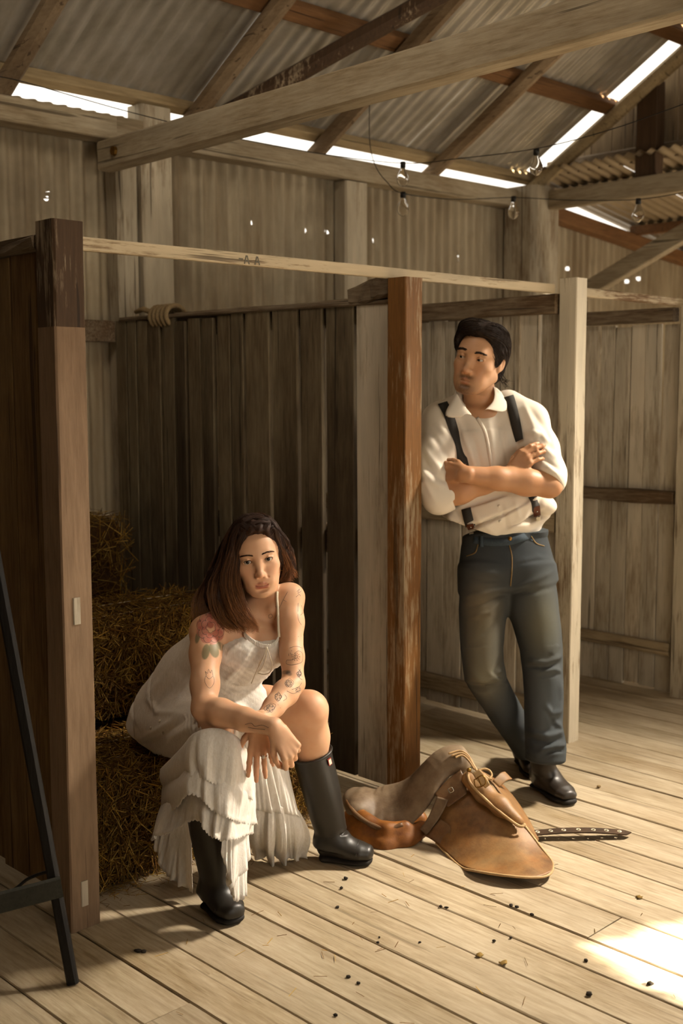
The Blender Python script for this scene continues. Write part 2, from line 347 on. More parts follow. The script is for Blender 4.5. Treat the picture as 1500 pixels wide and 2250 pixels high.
# ---- roof
ceiling = empty('ceiling', (2, 2.5, 2.8), kind='structure')
SP = 0.055
x = -2.6; k = 0
while x < 6.02:
    x1 = min(x+0.76, 6.115); zo = (k % 2)*0.004
    V, F = corr(x, x1+0.02 if x1 < 6.1 else x1, YR, 4.61, 0.076, 0.009, lambda u, s, h: (u, s, roofz(s)+SP+0.012+zo+h), (), 8)
    mk('roof_sheet', V, F, M['tin_roof'], ceiling, smooth=True)
    V, F = corr(x, x1+(.35 if x1 > 6.05 else .02), YR-.03, 4.61, 0.076, 0.009, lambda u, s, h: (u, 2*YR-s, roofz(s)+SP+0.012+zo+h), (), 4, 6)
    mk('roof_sheet', V, F, M['tin_roof'], ceiling, smooth=True); x = x1; k += 1
un = np.array([0, RS, 1.0]); un /= np.linalg.norm(un)
for i, xr in enumerate([-1.25, -0.3, 0.62, 1.56, 2.47, 3.44, 4.30, 5.22, 6.17]):
    off = -0.045
    V, F = beam_geo((xr, 4.72, roofz(4.72)+off), (xr+0.02, YR, roofz(YR)+off), 0.085, 0.085, up=un, n=8, jit=0.003, ch=0.026)
    mk('rafter', V, F, M['batten'] if xr > 6 else M['rafter'], ceiling)
    V, F = beam_geo((xr, 2*YR-4.72, roofz(4.72)+off), (xr, YR, roofz(YR)+off), 0.085, 0.085, up=(0, -RS, 1), n=2, ch=0.026)
    mk('rafter', V, F, M['rafter'], ceiling)
def purlin(y, mat, wd=0.09, th=SP, a=-2.6, b=6.21, nm='purlin'):
    z = roofz(y)+th/2; return beam(nm, (a, y, z), (b, y, z), wd, th, mat, ceiling, up=un, n=6, jit=0.002)
purlin(4.56, M['batten'], 0.06, nm='eave_batten')
for y in (3.97, 3.47, 2.95, 2.4, 1.8, 1.2): purlin(y, M['purlin'])
for y in (0.6, -0.4, -1.4, -2.4):
    z = roofz(2*YR-y)+SP/2; beam('purlin', (-2.6, y, z), (6.10, y, z), 0.08, SP, M['purlin'], ceiling, up=(0, -RS, 1), n=2)
beam('roof_brace', (3.33, 4.62, roofz(4.62)-0.13), (4.95, 2.45, roofz(2.45)-0.12), 0.075, 0.075, M['post_red'], ceiling, up=un, n=6, jit=0.004, ch=0.02)
# gable end above the tie beam
gab = empty('wall_right', (XG+0.1, 2.5, 2.7), kind='structure')
y = 4.42; i = 0
while y > -2.4:
    zt = roofz(y)+0.05 if y > YR else roofz(2*YR-y)+0.05
    V, F = beam_geo((XG+0.13, y, 2.93), (XG+0.13, y, max(2.96, zt)), 0.145, 0.02, up=(1, 0, 0), n=1, ch=0.003)
    mk('gable_board', V, F, M['shed_dark'], gab); y -= 0.15; i += 1
beam('king_post', (XG+0.02, 3.72, 2.70), (XG+0.02, 3.72, roofz(3.72)-0.02), 0.14, 0.09, M['post_red'], gab, up=(1, 0, 0), n=4, jit=0.003)
beam('girt', (XG+0.10, 4.5, 2.90), (XG+0.10, -2.4, 2.90), 0.05, 0.09, M['rail_dark_y'], gab, n=4, jit=0.002)
# lean-to roof beyond the gable
lean = empty('ceiling_2', (7.5, 2.5, 2.7), kind='structure')
y = 4.72; k = 0
def lz(xx): return 2.845-(xx-6.2)*0.155
while y > -2.3:
    V, F = corr(y-0.76, y, 6.12, 9.0, 0.076, 0.010, lambda u, s, h: (s, u, lz(s)+0.02+(k % 2)*0.003+h), (), 3)
    mk('roof_sheet', V, F, M['tin_roof_x'], lean, smooth=True); y -= 0.76; k += 1
for xx in (6.5, 7.45, 8.4):
    beam('purlin', (xx, 4.58, lz(xx)-0.03), (xx, -2.4, lz(xx)-0.03), 0.07, 0.07, M['purlin'], lean, n=3, jit=0.002)
wr = boardwall('wall_lean_to', (8.65, 4.6, 0), (8.65, 1.7, 0), 0, 2.5, 18, M['post_white'])
boardwall('wall_lean_to_front', (8.65, -1.2, 0), (8.65, -2.5, 0), 0, 2.5, 9, M['shed_dark'])
# ---- tie beams and knee brace: structure trims of the frame
beam('tie_beam', (2.93, 4.50, 2.527), (2.93, -2.3, 2.600), 0.085, 0.125, M['beam_y'], n=8, jit=0.002, ch=0.008,
     tags=dict(label='long weathered tie beam crossing the upper picture under the iron roof', cat='beam'))
beam('tie_beam', (6.17, 4.40, 2.678), (6.17, -2.3, 2.69), 0.08, 0.115, M['beam_y'], n=6, jit=0.002, ch=0.008,
     tags=dict(label='pale far tie beam running right from the corner wall post', cat='beam'))
beam('knee_brace', (6.17, 4.28, 2.02), (6.17, 2.82, 2.66), 0.07, 0.10, M['beam_y'], n=3, jit=0.002,
     tags=dict(label='slanting grey brace rising right behind the white stall post', cat='brace'))
# ================================================================== STALLS
def stall_post(x0, x1, y0, y1, h, mat, label, lean=0.0):
    return beam('stall_post', ((x0+x1)/2, (y0+y1)/2, 0), ((x0+x1)/2+lean, (y0+y1)/2, h), x1-x0, y1-y0, mat, up=(0, 1, 0), n=10, jit=0.0012, ch=0.004, tags=dict(label=label, cat='post'))
# ---- posts in two finishes: the near one is bare below and dark above
pl = empty('stall_post', (1.62, 2.72, 0), label='tall near stall post of bare brown timber at left edge', cat='post')
V, F = beam_geo((1.618, 2.723, 0), (1.622, 2.723, 1.66), 0.093, 0.093, up=(0, 1, 0), n=8, jit=0.001, ch=0.004); mk('shaft', V, F, M['post_bare'], pl)
V, F = beam_geo((1.622, 2.723, 1.66), (1.624, 2.723, 1.937), 0.093, 0.093, up=(0, 1, 0), n=3, jit=0.001, ch=0.006); mk('dark_top', V, F, M['post_red'], pl, label='dark unpainted top of post')
for xx, z, h in ((1.614, 0.068, 0.072), (1.615, 0.864, 0.073)):
    V, F = beam_geo((xx, 2.675, z), (xx, 2.675, z+h), 0.022, 0.006, up=(0, 1, 0), n=1, ch=0.002); mk('mortise_plug', V, F, M['slat_light'], pl)
pc = stall_post(2.933, 3.021, 2.68, 2.768, 1.876, M['post_orange'], 'middle stall post with peeling white and orange brown paint')
pc.data.materials.append(M['post_flake'])
for f_ in pc.data.polygons:
    if f_.normal.x < -0.6: f_.material_index = 1
pr_ = stall_post(3.955, 4.032, 2.68, 2.765, 1.938, M['post_white'], 'white painted stall post right of the man')
pf = stall_post(4.93, 5.01, 2.68, 2.765, 1.90, M['post_white'], 'worn white stall post at right picture edge')
stall_post(5.95, 6.03, 2.68, 2.765, 1.90, M['post_white'], 'white stall post beyond the right picture edge')
# ---- head rails
def head_rail(xa, xb, za, zb, label, mat=None):
    return beam('head_rail', (xa, 2.765, za), (xb, 2.765, zb), 0.028, 0.037, mat or M['rail_x'], n=5, jit=0.001, ch=0.004, tags=dict(label=label, cat='rail'))
hr = empty('head_rail', (2.8, 2.786, 1.87), label='long peeling white rail over the stall opening, marked AA', cat='rail')
V, F = beam_geo((1.672, 2.782, 1.893), (3.93, 2.782, 1.897), 0.026, 0.037, n=8, jit=0.0008, ch=0.003); mk('bar', V, F, M['rail_x'], hr)
M['ink'] = plain('faded grey stencil paint', lin('#6d675a'), 0.8, 0, 60, 0.3, 0)
lt = MB()
def letterA(x, z, h, y):
    wd = h*0.72
    for (p, q) in (((x, z), (x+wd*0.42, z+h)), ((x+wd, z), (x+wd*0.58, z+h)), ((x+wd*0.22, z+h*0.36), (x+wd*0.78, z+h*0.36))):
        lt.add(*beam_geo((p[0], y, p[1]), (q[0], y, q[1]), 0.0042, 0.0012, up=(0, 1, 0), n=1, ch=0.0003))
letterA(2.294, 1.879, 0.026, 2.7683); letterA(2.336, 1.879, 0.026, 2.7683)
lt.add(*beam_geo((2.272, 2.7683, 1.893), (2.288, 2.7683, 1.893), 0.004, 0.0012, up=(0, 1, 0), n=1, ch=0.0003))
lt.mk('lettering', M['ink'], hr, label='grey stencilled letters AA')
head_rail(4.04, 4.93, 1.893, 1.889, 'short pale rail over the stall at the right edge')
# ---- dividers
def divider(label, xface, sgn, ys, z0, z1, mats, parent_loc, gap=0.004, th=0.022, rnd=0):
    d = empty('stall_divider', (xface, parent_loc, 0), label=label, cat='partition'); q = random.Random(rnd)
    for i in range(len(ys)-1):
        ya, yb = ys[i], ys[i+1]
        g = gap if not isinstance(gap, (list, tuple)) else gap[i]
        m = mats[i % len(mats)] if isinstance(mats, list) else mats
        dz = q.uniform(-0.012, 0.012); dx = q.uniform(-0.003, 0.003)
        V, F = beam_geo((xface+sgn*th/2+dx, (ya+yb)/2, z0+q.uniform(0, 0.02)), (xface+sgn*th/2+dx, (ya+yb)/2+q.uniform(-.006, .006), z1+dz), abs(yb-ya)-g, th, up=(1, 0, 0), n=6, jit=0.0014, ch=0.003)
        mk('board', V, F, M[m], d)
    return d
# middle divider, between the woman's stall and the man's
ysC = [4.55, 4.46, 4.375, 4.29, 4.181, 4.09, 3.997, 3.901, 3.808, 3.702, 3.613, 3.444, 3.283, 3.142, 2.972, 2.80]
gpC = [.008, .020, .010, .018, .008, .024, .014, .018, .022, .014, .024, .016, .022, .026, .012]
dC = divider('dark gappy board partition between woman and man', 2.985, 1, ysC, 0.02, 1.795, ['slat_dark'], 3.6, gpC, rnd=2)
for o in [c for c in dC.children if c.name.startswith('board')][-1:]: o.data.materials[0] = M['slat_light']; o['label'] = 'paler wide board beside the post'
def rail(d, nm, a, b, wdt, hgt, mat, **k): V, F = beam_geo(a, b, wdt, hgt, **k); return mk(nm, V, F, mat, d)
rail(dC, 'top_rail', (3.045, 4.56, 1.775), (3.045, 2.775, 1.775), 0.06, 0.10, M['rail_dark_y'], n=6, jit=0.003)
rail(dC, 'cap_rail', (3.0, 4.50, 1.812), (3.0, 2.775, 1.802), 0.045, 0.018, M['rail_dark_y'], n=10, jit=0.003)
rail(dC, 'middle_rail', (3.04, 4.56, 0.92), (3.04, 2.775, 0.92), 0.05, 0.11, M['rail_dark_y'], n=6, jit=0.003)
rail(dC, 'bottom_rail', (3.04, 4.56, 0.13), (3.04, 2.775, 0.13), 0.05, 0.09, M['rail_dark_y'], n=6, jit=0.003)
rail(dC, 'broken_end', (3.0, 3.0, 1.825), (3.0, 2.775, 1.862), 0.05, 0.06, M['rail_dark_y'], n=6, jit=0.006, taper=1.35)
# right divider behind the man
dR = divider('worn cream board partition behind the man', 3.985, 1, [4.55-0.1045*i for i in range(0, 18)], 0.02, 1.80, 'slat_light', 3.6, .004, rnd=5)
rail(dR, 'top_rail', (3.965, 4.55, 1.832), (3.965, 2.775, 1.838), 0.05, 0.078, M['rail_dark_y'], n=6, jit=0.002)
rail(dR, 'middle_rail', (3.97, 4.55, 0.93), (3.97, 2.775, 0.93), 0.03, 0.08, M['rail_light_y'], n=4, jit=0.002)
rail(dR, 'bottom_rail', (3.965, 4.55, 0.128), (3.965, 2.775, 0.128), 0.035, 0.072, M['rail_light_y'], n=5, jit=0.002)
# farther divider at the right
dF = divider('pale board partition with brown rails at right edge', 4.975, 1, [4.55-0.088*i for i in range(0, 21)], 0.0, 1.80, 'slat_light', 3.6, .004, rnd=8)
rail(dF, 'top_rail', (4.955, 4.55, 1.835), (4.955, 2.80, 1.838), 0.06, 0.065, M['rail_dark_y'], n=5, jit=0.002)
rail(dF, 'middle_rail', (4.955, 4.55, 0.955), (4.955, 2.78, 0.965), 0.05, 0.062, M['rail_dark_y'], n=8, jit=0.005)
rail(dF, 'bottom_rail', (4.955, 4.55, 0.225), (4.955, 2.78, 0.225), 0.04, 0.06, M['rail_light_y'], n=5, jit=0.003)
# near left divider
dL = divider('dark board partition beyond the near left post', 1.60, 1, [4.55-0.145*i for i in range(0, 13)]+[2.772], 0.06, 1.865, 'slat_mid', 3.6, .004, rnd=11)
rail(dL, 'top_rail', (1.61, 4.55, 1.892), (1.61, 2.775, 1.882), 0.07, 0.036, M['rail_dark_y'], n=12, jit=0.006)

# skirting board along the foot of the back wall
beam('baseboard_back', (-2.5, YW-0.0, 0.03), (8.6, YW-0.0, 0.03), 0.02, 0.10, M['rail_dark_y'], n=6, tags=dict(kind='structure'))
# ================================================================== smooth solids (signed distance field -> one continuous mesh)
def axis(lo, hi, h, fine=()):
    out = [lo]
    while out[-1] < hi:
        s = h
        for a, b, hf in fine:
            if a <= out[-1] <= b: s = min(s, hf)
        out.append(out[-1]+s)
    return np.array(out, np.float32)
class Vol:
    def __init__(s, xs, ys, zs):
        s.ax = (xs, ys, zs); s.d = np.full((len(xs), len(ys), len(zs)), 0.5, np.float32)
    def blk(s, lo, hi, m):
        sl = []
        for a, l, h in zip(s.ax, lo, hi):
            i = np.searchsorted(a, l-m); j = np.searchsorted(a, h+m); sl.append(slice(max(0, i-1), min(len(a), j+1)))
        if any(q.stop <= q.start for q in sl): return None, None
        return tuple(sl), (s.ax[0][sl[0]][:, None, None], s.ax[1][sl[1]][None, :, None], s.ax[2][sl[2]][None, None, :])
    def comb(s, sl, f, k, op):
        d = s.d[sl]
        if op == 'u':
            r = np.minimum(d, f)
            if k > 0: h = np.maximum(k-np.abs(d-f), 0)/k; r = r-h*h*k*0.25
        else:
            f = -f; r = np.maximum(d, f)
            if k > 0: h = np.maximum(k-np.abs(d-f), 0)/k; r = r+h*h*k*0.25
        s.d[sl] = r
    def cap(s, a, b, ra, rb=None, k=0.01, op='u', sq=None):
        """tapered capsule; sq = (direction, factor > 1): flattened along direction"""
        rb = ra if rb is None else rb; a = np.array(a, float); b = np.array(b, float); R = max(ra, rb)
        sl, P = s.blk(np.minimum(a, b)-R, np.maximum(a, b)+R, k+0.012)
        if sl is None: return
        q = [P[i]-np.float32(a[i]) for i in range(3)]; ba = b-a
        if sq is not None:
            n = np.array(sq[0], float); n /= np.linalg.norm(n); f = sq[1]-1
            dn = (q[0]*n[0]+q[1]*n[1]+q[2]*n[2])*f; q = [q[i]+dn*n[i] for i in range(3)]; ba = ba+n*ba.dot(n)*f
        L = ba.dot(ba)+1e-12
        h = np.clip((q[0]*ba[0]+q[1]*ba[1]+q[2]*ba[2])/L, 0, 1)
        f = np.sqrt((q[0]-ba[0]*h)**2+(q[1]-ba[1]*h)**2+(q[2]-ba[2]*h)**2)-(ra+(rb-ra)*h)
        s.comb(sl, f.astype(np.float32), k, op)
    def tube(s, pts, rad, k=0.004, op='u', sq=None):
        rad = [rad]*len(pts) if np.isscalar(rad) else rad
        for i in range(len(pts)-1): s.cap(pts[i], pts[i+1], rad[i], rad[i+1], k, op, sq)
    def ell(s, c, r, R=None, k=0.01, op='u'):
        c = np.array(c, float); r = np.array([r]*3 if np.isscalar(r) else r, float); m = r.max()
        sl, P = s.blk(c-m, c+m, k+0.012)
        if sl is None: return
        q = [P[i]-np.float32(c[i]) for i in range(3)]
        if R is not None: q = [R[j][0]*q[0]+R[j][1]*q[1]+R[j][2]*q[2] for j in range(3)]
        k0 = np.sqrt((q[0]/r[0])**2+(q[1]/r[1])**2+(q[2]/r[2])**2)
        k1 = np.sqrt((q[0]/r[0]**2)**2+(q[1]/r[1]**2)**2+(q[2]/r[2]**2)**2)+1e-9
        s.comb(sl, (k0*(k0-1)/k1).astype(np.float32), k, op)
    def box(s, c, hf, R=None, rnd=0.01, k=0.005, op='u'):
        c = np.array(c, float); hf = np.array(hf, float); m = np.linalg.norm(hf)
        sl, P = s.blk(c-m, c+m, k+0.012)
        if sl is None: return
        q = [P[i]-np.float32(c[i]) for i in range(3)]
        if R is not None: q = [R[j][0]*q[0]+R[j][1]*q[1]+R[j][2]*q[2] for j in range(3)]
        e = [np.abs(q[i])-(hf[i]-rnd) for i in range(3)]
        f = np.sqrt(sum(np.maximum(x, 0)**2 for x in e))+np.minimum(np.maximum(np.maximum(e[0], e[1]), e[2]), 0)-rnd
        s.comb(sl, f.astype(np.float32), k, op)
    def loft(s, secs, side, k=0.01, op='u', capz=0.02):
        """stack of elliptical sections [(centre, half width along side, half depth)]"""
        side = np.array(side, float)
        C = [np.array(q[0], float) for q in secs]; m = max(max(q[1], q[2]) for q in secs)+0.02
        sl, P = s.blk(np.min(C, 0)-m, np.max(C, 0)+m, k+0.01)
        if sl is None: return
        best = None
        for i in range(len(secs)-1):
            a, b = C[i], C[i+1]; ax = b-a; L = np.linalg.norm(ax); ax = ax/L
            sd = side-ax*side.dot(ax); sd /= np.linalg.norm(sd); fr = np.cross(ax, sd)
            q = [P[j]-np.float32(a[j]) for j in range(3)]
            t = q[0]*ax[0]+q[1]*ax[1]+q[2]*ax[2]; h = np.clip(t/L, 0, 1); over = np.maximum(np.maximum(-t, t-L), 0)
            x = q[0]*sd[0]+q[1]*sd[1]+q[2]*sd[2]; y = q[0]*fr[0]+q[1]*fr[1]+q[2]*fr[2]
            rx = secs[i][1]+(secs[i+1][1]-secs[i][1])*h; ry = secs[i][2]+(secs[i+1][2]-secs[i][2])*h
            if len(secs[i]) > 3: pass
            k0 = np.sqrt((x/rx)**2+(y/ry)**2+(over/capz)**2)
            f = (k0-1)*np.minimum(rx, ry)
            best = f if best is None else np.minimum(best, f)
        s.comb(sl, best.astype(np.float32), k, op)
    def half(s, p, n, op='c'):
        """keep only the side of the plane that n points away from"""
        n = np.array(n, float); n /= np.linalg.norm(n)
        f = (s.ax[0][:, None, None]-p[0])*n[0]+(s.ax[1][None, :, None]-p[1])*n[1]+(s.ax[2][None, None, :]-p[2])*n[2]
        s.d = np.maximum(s.d, f.astype(np.float32))
    def shell(s, t): s.d = np.maximum(s.d, -(s.d+t))
    def mesh(s, smooth=1):
        d = s.d.copy(); d[[0, -1]] = 0.1; d[:, [0, -1]] = 0.1; d[:, :, [0, -1]] = 0.1
        n = d < 0; nx, ny, nz = d.shape
        cnt = np.zeros((nx-1, ny-1, nz-1), np.int8)
        off = [(i, j, k) for i in (0, 1) for j in (0, 1) for k in (0, 1)]
        for i, j, k in off: cnt += n[i:nx-1+i, j:ny-1+j, k:nz-1+k]
        act = (cnt > 0) & (cnt < 8); idx = np.argwhere(act); N = len(idx)
        ids = np.full(act.shape, -1, np.int32); ids[act] = np.arange(N)
        val = np.stack([d[idx[:, 0]+i, idx[:, 1]+j, idx[:, 2]+k] for i, j, k in off], 1)
        pos = np.stack([np.stack([s.ax[0][idx[:, 0]+i], s.ax[1][idx[:, 1]+j], s.ax[2][idx[:, 2]+k]], 1) for i, j, k in off], 1)
        acc = np.zeros((N, 3)); num = np.zeros(N)
        for a in range(8):
            for b in range(a+1, 8):
                if sum(p != q for p, q in zip(off[a], off[b])) != 1: continue
                va, vb = val[:, a], val[:, b]; x = (va < 0) != (vb < 0)
                t = np.where(x, va/np.where(x, va-vb, 1), 0)
                acc += np.where(x, 1, 0)[:, None]*(pos[:, a]+(pos[:, b]-pos[:, a])*t[:, None]); num += x
        V = acc/num[:, None]; Fs = []
        for axn in range(3):
            sa = [slice(1, -1)]*3; sb = [slice(1, -1)]*3; sa[axn] = slice(0, -1); sb[axn] = slice(1, None)
            A = n[tuple(sa)]; B = n[tuple(sb)]; ch = A != B
            e = np.argwhere(ch); fl = A[ch]
            o1, o2 = [q for q in range(3) if q != axn]
            base = e.copy()
            for q in (o1, o2): base[:, q] += 1
            def cid(da, db):
                z = base.copy(); z[:, o1] += da; z[:, o2] += db; return ids[z[:, 0], z[:, 1], z[:, 2]]
            Q = np.stack([cid(-1, -1), cid(0, -1), cid(0, 0), cid(-1, 0)], 1)
            if axn == 1: fl = ~fl
            Q[~fl] = Q[~fl][:, ::-1]; Fs.append(Q)
        F = np.concatenate(Fs); F = F[(F >= 0).all(1)]
        for _ in range(smooth): V = relax(V, F)
        return V, F
def relax(V, F, f=0.5):
    S = np.zeros_like(V); c = np.zeros(len(V))
    for a, b in ((0, 1), (1, 2), (2, 3), (3, 0)):
        for p, q in ((a, b), (b, a)):
            np.add.at(c, F[:, p], 1)
            for j in range(3): S[:, j] += np.bincount(F[:, p], V[F[:, q], j], len(V))
    return V+(S/np.maximum(c, 1)[:, None]-V)*f
def normals(V, F):
    n = np.cross(V[F[:, 2]]-V[F[:, 0]], V[F[:, 3]]-V[F[:, 1]]); N = np.zeros_like(V)
    for q in range(4):
        for j in range(3): N[:, j] += np.bincount(F[:, q], n[:, j], len(V))
    return N/(np.linalg.norm(N, axis=1)[:, None]+1e-12)
class Frame:
    """a figure's own frame: x to the viewer's right, y away, z up; knows where photograph pixels fall"""
    def __init__(s, base, rz=-YAW):
        s.b = np.array(base, float); c, q = math.cos(rz), math.sin(rz); s.R = np.array([[c, q, 0], [-q, c, 0], [0, 0, 1.]]); s.rz = rz
    def p(s, px, py, dep): return s.R @ (pix(px, py, dep)-s.b)
    def loc(s, wpt): return s.R @ (np.array(wpt, float)-s.b)
    def world(s, V): return np.asarray(V) @ s.R+s.b
    def proj(s, V):
        q = s.world(V)-np.array([0, 0, CAMZ]); z = q @ CF
        return np.stack([750+FOC*(q @ CR)/z, 1125+FOC*(q @ CD)/z], 1), z
    def view(s, V):
        q = s.world(V)-np.array([0, 0, CAMZ]); q /= np.linalg.norm(q, axis=1)[:, None]; return q @ s.R.T
    def empty(s, name, **k): return empty(name, tuple(s.b), s.rz, **k)
def seg_dist(P, a, b):
    ba = b-a; h = np.clip(((P-a) @ ba)/(ba @ ba+1e-9), 0, 1); return np.linalg.norm(P-a-h[:, None]*ba, axis=1), h
def folds(V, F, fr, items, front=True):
    """cloth folds: items = (polyline in photograph pixels, half width px, height m); raised or sunk along the surface normal"""
    N = normals(V, F); P, _ = fr.proj(V); w = np.clip(-(N*fr.view(V)).sum(1)*2, 0, 1) if front else 1.0
    D = np.zeros(len(V))
    for pts, hw, amp in items:
        pts = np.array(pts, float); best = np.full(len(V), 1e9); par = np.zeros(len(V)); m = len(pts)-1
        for i in range(m):
            d, h = seg_dist(P, pts[i], pts[i+1]); b = d < best; best = np.where(b, d, best); par = np.where(b, (i+h)/m, par)
        D += amp*np.exp(-(best/hw)**2)*np.clip(4*np.minimum(par+0.08, 1.08-par), 0, 1)
    return V+N*(D*w)[:, None]
def sinnoise(V, freq, seed, n=6, aniso=(1, 1, 1)):
    r = np.random.default_rng(seed); out = np.zeros(len(V))
    for i in range(n):
        k = r.normal(size=3); k /= np.linalg.norm(k); k = k*np.array(aniso)*freq*r.uniform(0.6, 1.6); out += np.sin(V @ k+r.uniform(0, 6.28)+1.5*np.sin(V @ (k[::-1]*0.5)))
    return out/n
from mathutils.bvhtree import BVHTree
class Surf:
    """finds the point of a built mesh that lies at a photograph pixel, with its normal (figure frame)"""
    def __init__(s, V, F, fr): s.t = BVHTree.FromPolygons([tuple(v) for v in V], [tuple(f) for f in F]); s.fr = fr
    def at(s, px, py, lift=0.0):
        o = s.fr.loc((0, 0, CAMZ)); d = s.fr.p(px, py, 1)-o; h = s.t.ray_cast(Vector(o), Vector(d).normalized())
        if h[0] is None: return None, None
        n = np.array(h[1]); n = n if n.dot(d) < 0 else -n
        return np.array(h[0])+n*lift, n
    def near(s, p, lift=0.0):
        h = s.t.find_nearest(Vector(p)); n = np.array(h[1]); return np.array(h[0])+n*lift, n
def ribbon(pts, nrm, wdt, thick=0.0022, n=24):
    """strap lying on a surface: centre points and normals, cross-section a flat box"""
    P = spline(pts, n); Nn = spline(nrm, n); W = wdt if np.isscalar(wdt) else spline([[x] for x in wdt], n)[:, 0]
    T = np.gradient(P, axis=0); T /= np.linalg.norm(T, axis=1)[:, None]
    Nn = Nn-T*(Nn*T).sum(1)[:, None]; Nn /= np.linalg.norm(Nn, axis=1)[:, None]; S = np.cross(T, Nn)
    W = (np.zeros(n)+W)[:, None]/2
    V = np.stack([P-S*W, P-S*W+Nn*thick, P+S*W+Nn*thick, P+S*W], 1).reshape(-1, 3); F = []
    for i in range(n-1):
        for j in range(4): a = i*4+j; b = i*4+(j+1) % 4; F.append((a, b, b+4, a+4))
    F += [(3, 2, 1, 0), tuple(4*(n-1)+j for j in range(4))]
    return V, F
# ------------------------------------------------------------------ heads and hands
def head_axes(yaw, pitch, roll):
    """yaw + turns the face to the viewer's right, pitch + lifts it, roll + tips the crown to the viewer's right (radians)"""
    f = np.array([math.sin(yaw)*math.cos(pitch), -math.cos(yaw)*math.cos(pitch), math.sin(pitch)])
    x = np.array([math.cos(yaw), math.sin(yaw), 0.]); z = np.cross(f, x); c, s_ = math.cos(roll), math.sin(roll)
    return np.array([c*x-s_*z, f, s_*x+c*z])
class Head:
    def __init__(s, c, A, sc): s.c = np.array(c, float); s.A = A; s.s = sc
    def P(s, x, y, z): return s.c+s.s*(x*s.A[0]+y*s.A[1]+z*s.A[2])
    def can(s, V): return ((V-s.c) @ s.A.T)/s.s
def build_head(v, H, male=True, mouth=0.0):
    s = H.s; P = H.P; A = H.A
    def ell(c, r, k=0.012, op='u', R=None): v.ell(P(*c), np.array(r)*s, A if R is None else R, k*s, op)
    def cap(a, b, ra, rb=None, k=0.008, op='u'): v.cap(P(*a), P(*b), ra*s, (rb or ra)*s, k*s, op)
    jw = 1.0 if male else 0.91; mw = 1.0 if male else 1.40
    ell((0, -0.014, 0.030), (0.0755, 0.097, 0.088), 0.001)
    ell((0, 0.030, 0.012), (0.066, 0.058, 0.066), 0.02)
    ell((0, 0.030, -0.034), (0.062, 0.055, 0.062), 0.02)
    for x in (-1, 1):
        cap((x*0.056*jw, 0.0, -0.055), (x*0.026*jw, 0.066, -0.099), 0.020 if male else 0.017, 0.017 if male else 0.014, 0.03)   # jaw line
        ell((x*0.043, 0.054, -0.026), (0.022, 0.022, 0.019), 0.02)        # cheekbone
        ell((x*0.030, 0.066, -0.060), (0.020, 0.020, 0.024), 0.025)       # cheek beside the mouth
    ell((0, 0.045, -0.082), (0.046*jw, 0.036, 0.030), 0.025)
    ell((0, 0.0775, -0.1035), (0.021 if male else 0.017, 0.014, 0.0145), 0.022)   # chin
    if male: cap((-0.034, 0.0755, 0.0185), (0.034, 0.0755, 0.0185), 0.0115, None, 0.02)
    else: cap((-0.030, 0.0735, 0.0185), (0.030, 0.0735, 0.0185), 0.0085, None, 0.02)
    for x in (-1, 1):
        ell((x*0.0335, 0.0935, 0.0015), (0.0205, 0.0125, 0.0105), 0.014, 's')    # eye socket
        v.ell(P(x*0.0325, 0.0690, 0.0), 0.0142*s, None, 0.006*s)               # lids over the eyeball
        cap((x*0.020, 0.0775, 0.0045), (x*0.033, 0.0835, 0.0072), 0.0026, 0.0030, 0.005); cap((x*0.033, 0.0835, 0.0072), (x*0.0455, 0.0765, 0.0035), 0.0030, 0.0022, 0.005)
    cap((0, 0.0800, 0.012), (0, 0.0985, -0.032), 0.0078, 0.0092, 0.016)          # nose
    nk = 1.12 if male else .86
    ell((0, 0.1045, -0.0410), (0.0105*nk, 0.0105, 0.0090*nk), 0.012)
    for x in (-1, 1):
        ell((x*0.0125*nk, 0.0945, -0.0445), (0.0070*nk, 0.0095, 0.0075*nk), 0.008)
        ell((x*0.0065, 0.1010, -0.0520), (0.0036, 0.0050, 0.0034), 0.003, 's')
    ell((0, 0.083, -0.068), (0.028 if male else .034, 0.0115, 0.018), 0.016)                      # muzzle
    up = [(-0.0255*mw, 0.0785 if male else .0745, -0.0735+mouth), (-0.012*mw, 0.0905, -0.0705), (-0.004, 0.0945, -0.0685), (0, 0.0942, -0.0700), (0.004, 0.0945, -0.0685), (0.012*mw, 0.0905, -0.0705), (0.0255*mw, 0.0785 if male else .0745, -0.0735+mouth)]
    lo = [(-0.0225*mw, 0.0800 if male else .0775, -0.0755+mouth*.8), (-0.011*mw, 0.0900, -0.0800), (0, 0.0925, -0.0812), (0.011*mw, 0.0900, -0.0800), (0.0225*mw, 0.0800 if male else .0775, -0.0755+mouth*.8)]
    fat = 1.0 if male else .98
    for i in range(6): cap(up[i], up[i+1], 0.0034*fat, None, 0.005)
    for i in range(4): cap(lo[i], lo[i+1], 0.0042*fat if 0 < i < 3 else 0.0036*fat*(1 if male else .85), None, 0.005)
    ml = [(-0.027*mw, 0.0850 if male else .0790, -0.0738+mouth*1.15), (-0.012*mw, 0.0955 if male else .0945, -0.0752), (0, 0.0990, -0.0758), (0.012*mw, 0.0955 if male else .0945, -0.0752), (0.027*mw, 0.0850 if male else .0790, -0.0738+mouth*1.15)]
    for i in range(4): cap(ml[i], ml[i+1], 0.0012 if i in (0, 3) else 0.0016, 0.0016 if i == 0 else (0.0012 if i == 3 else None), 0.0025, 's')
    if not male: cap((0.0215, 0.0915, -0.050), (0.0385, 0.0770, -0.072), 0.0012, 0.0016, 0.004, 's')
    ell((0, 0.094, -0.0915), (0.015, 0.0055, 0.0045), 0.008, 's')
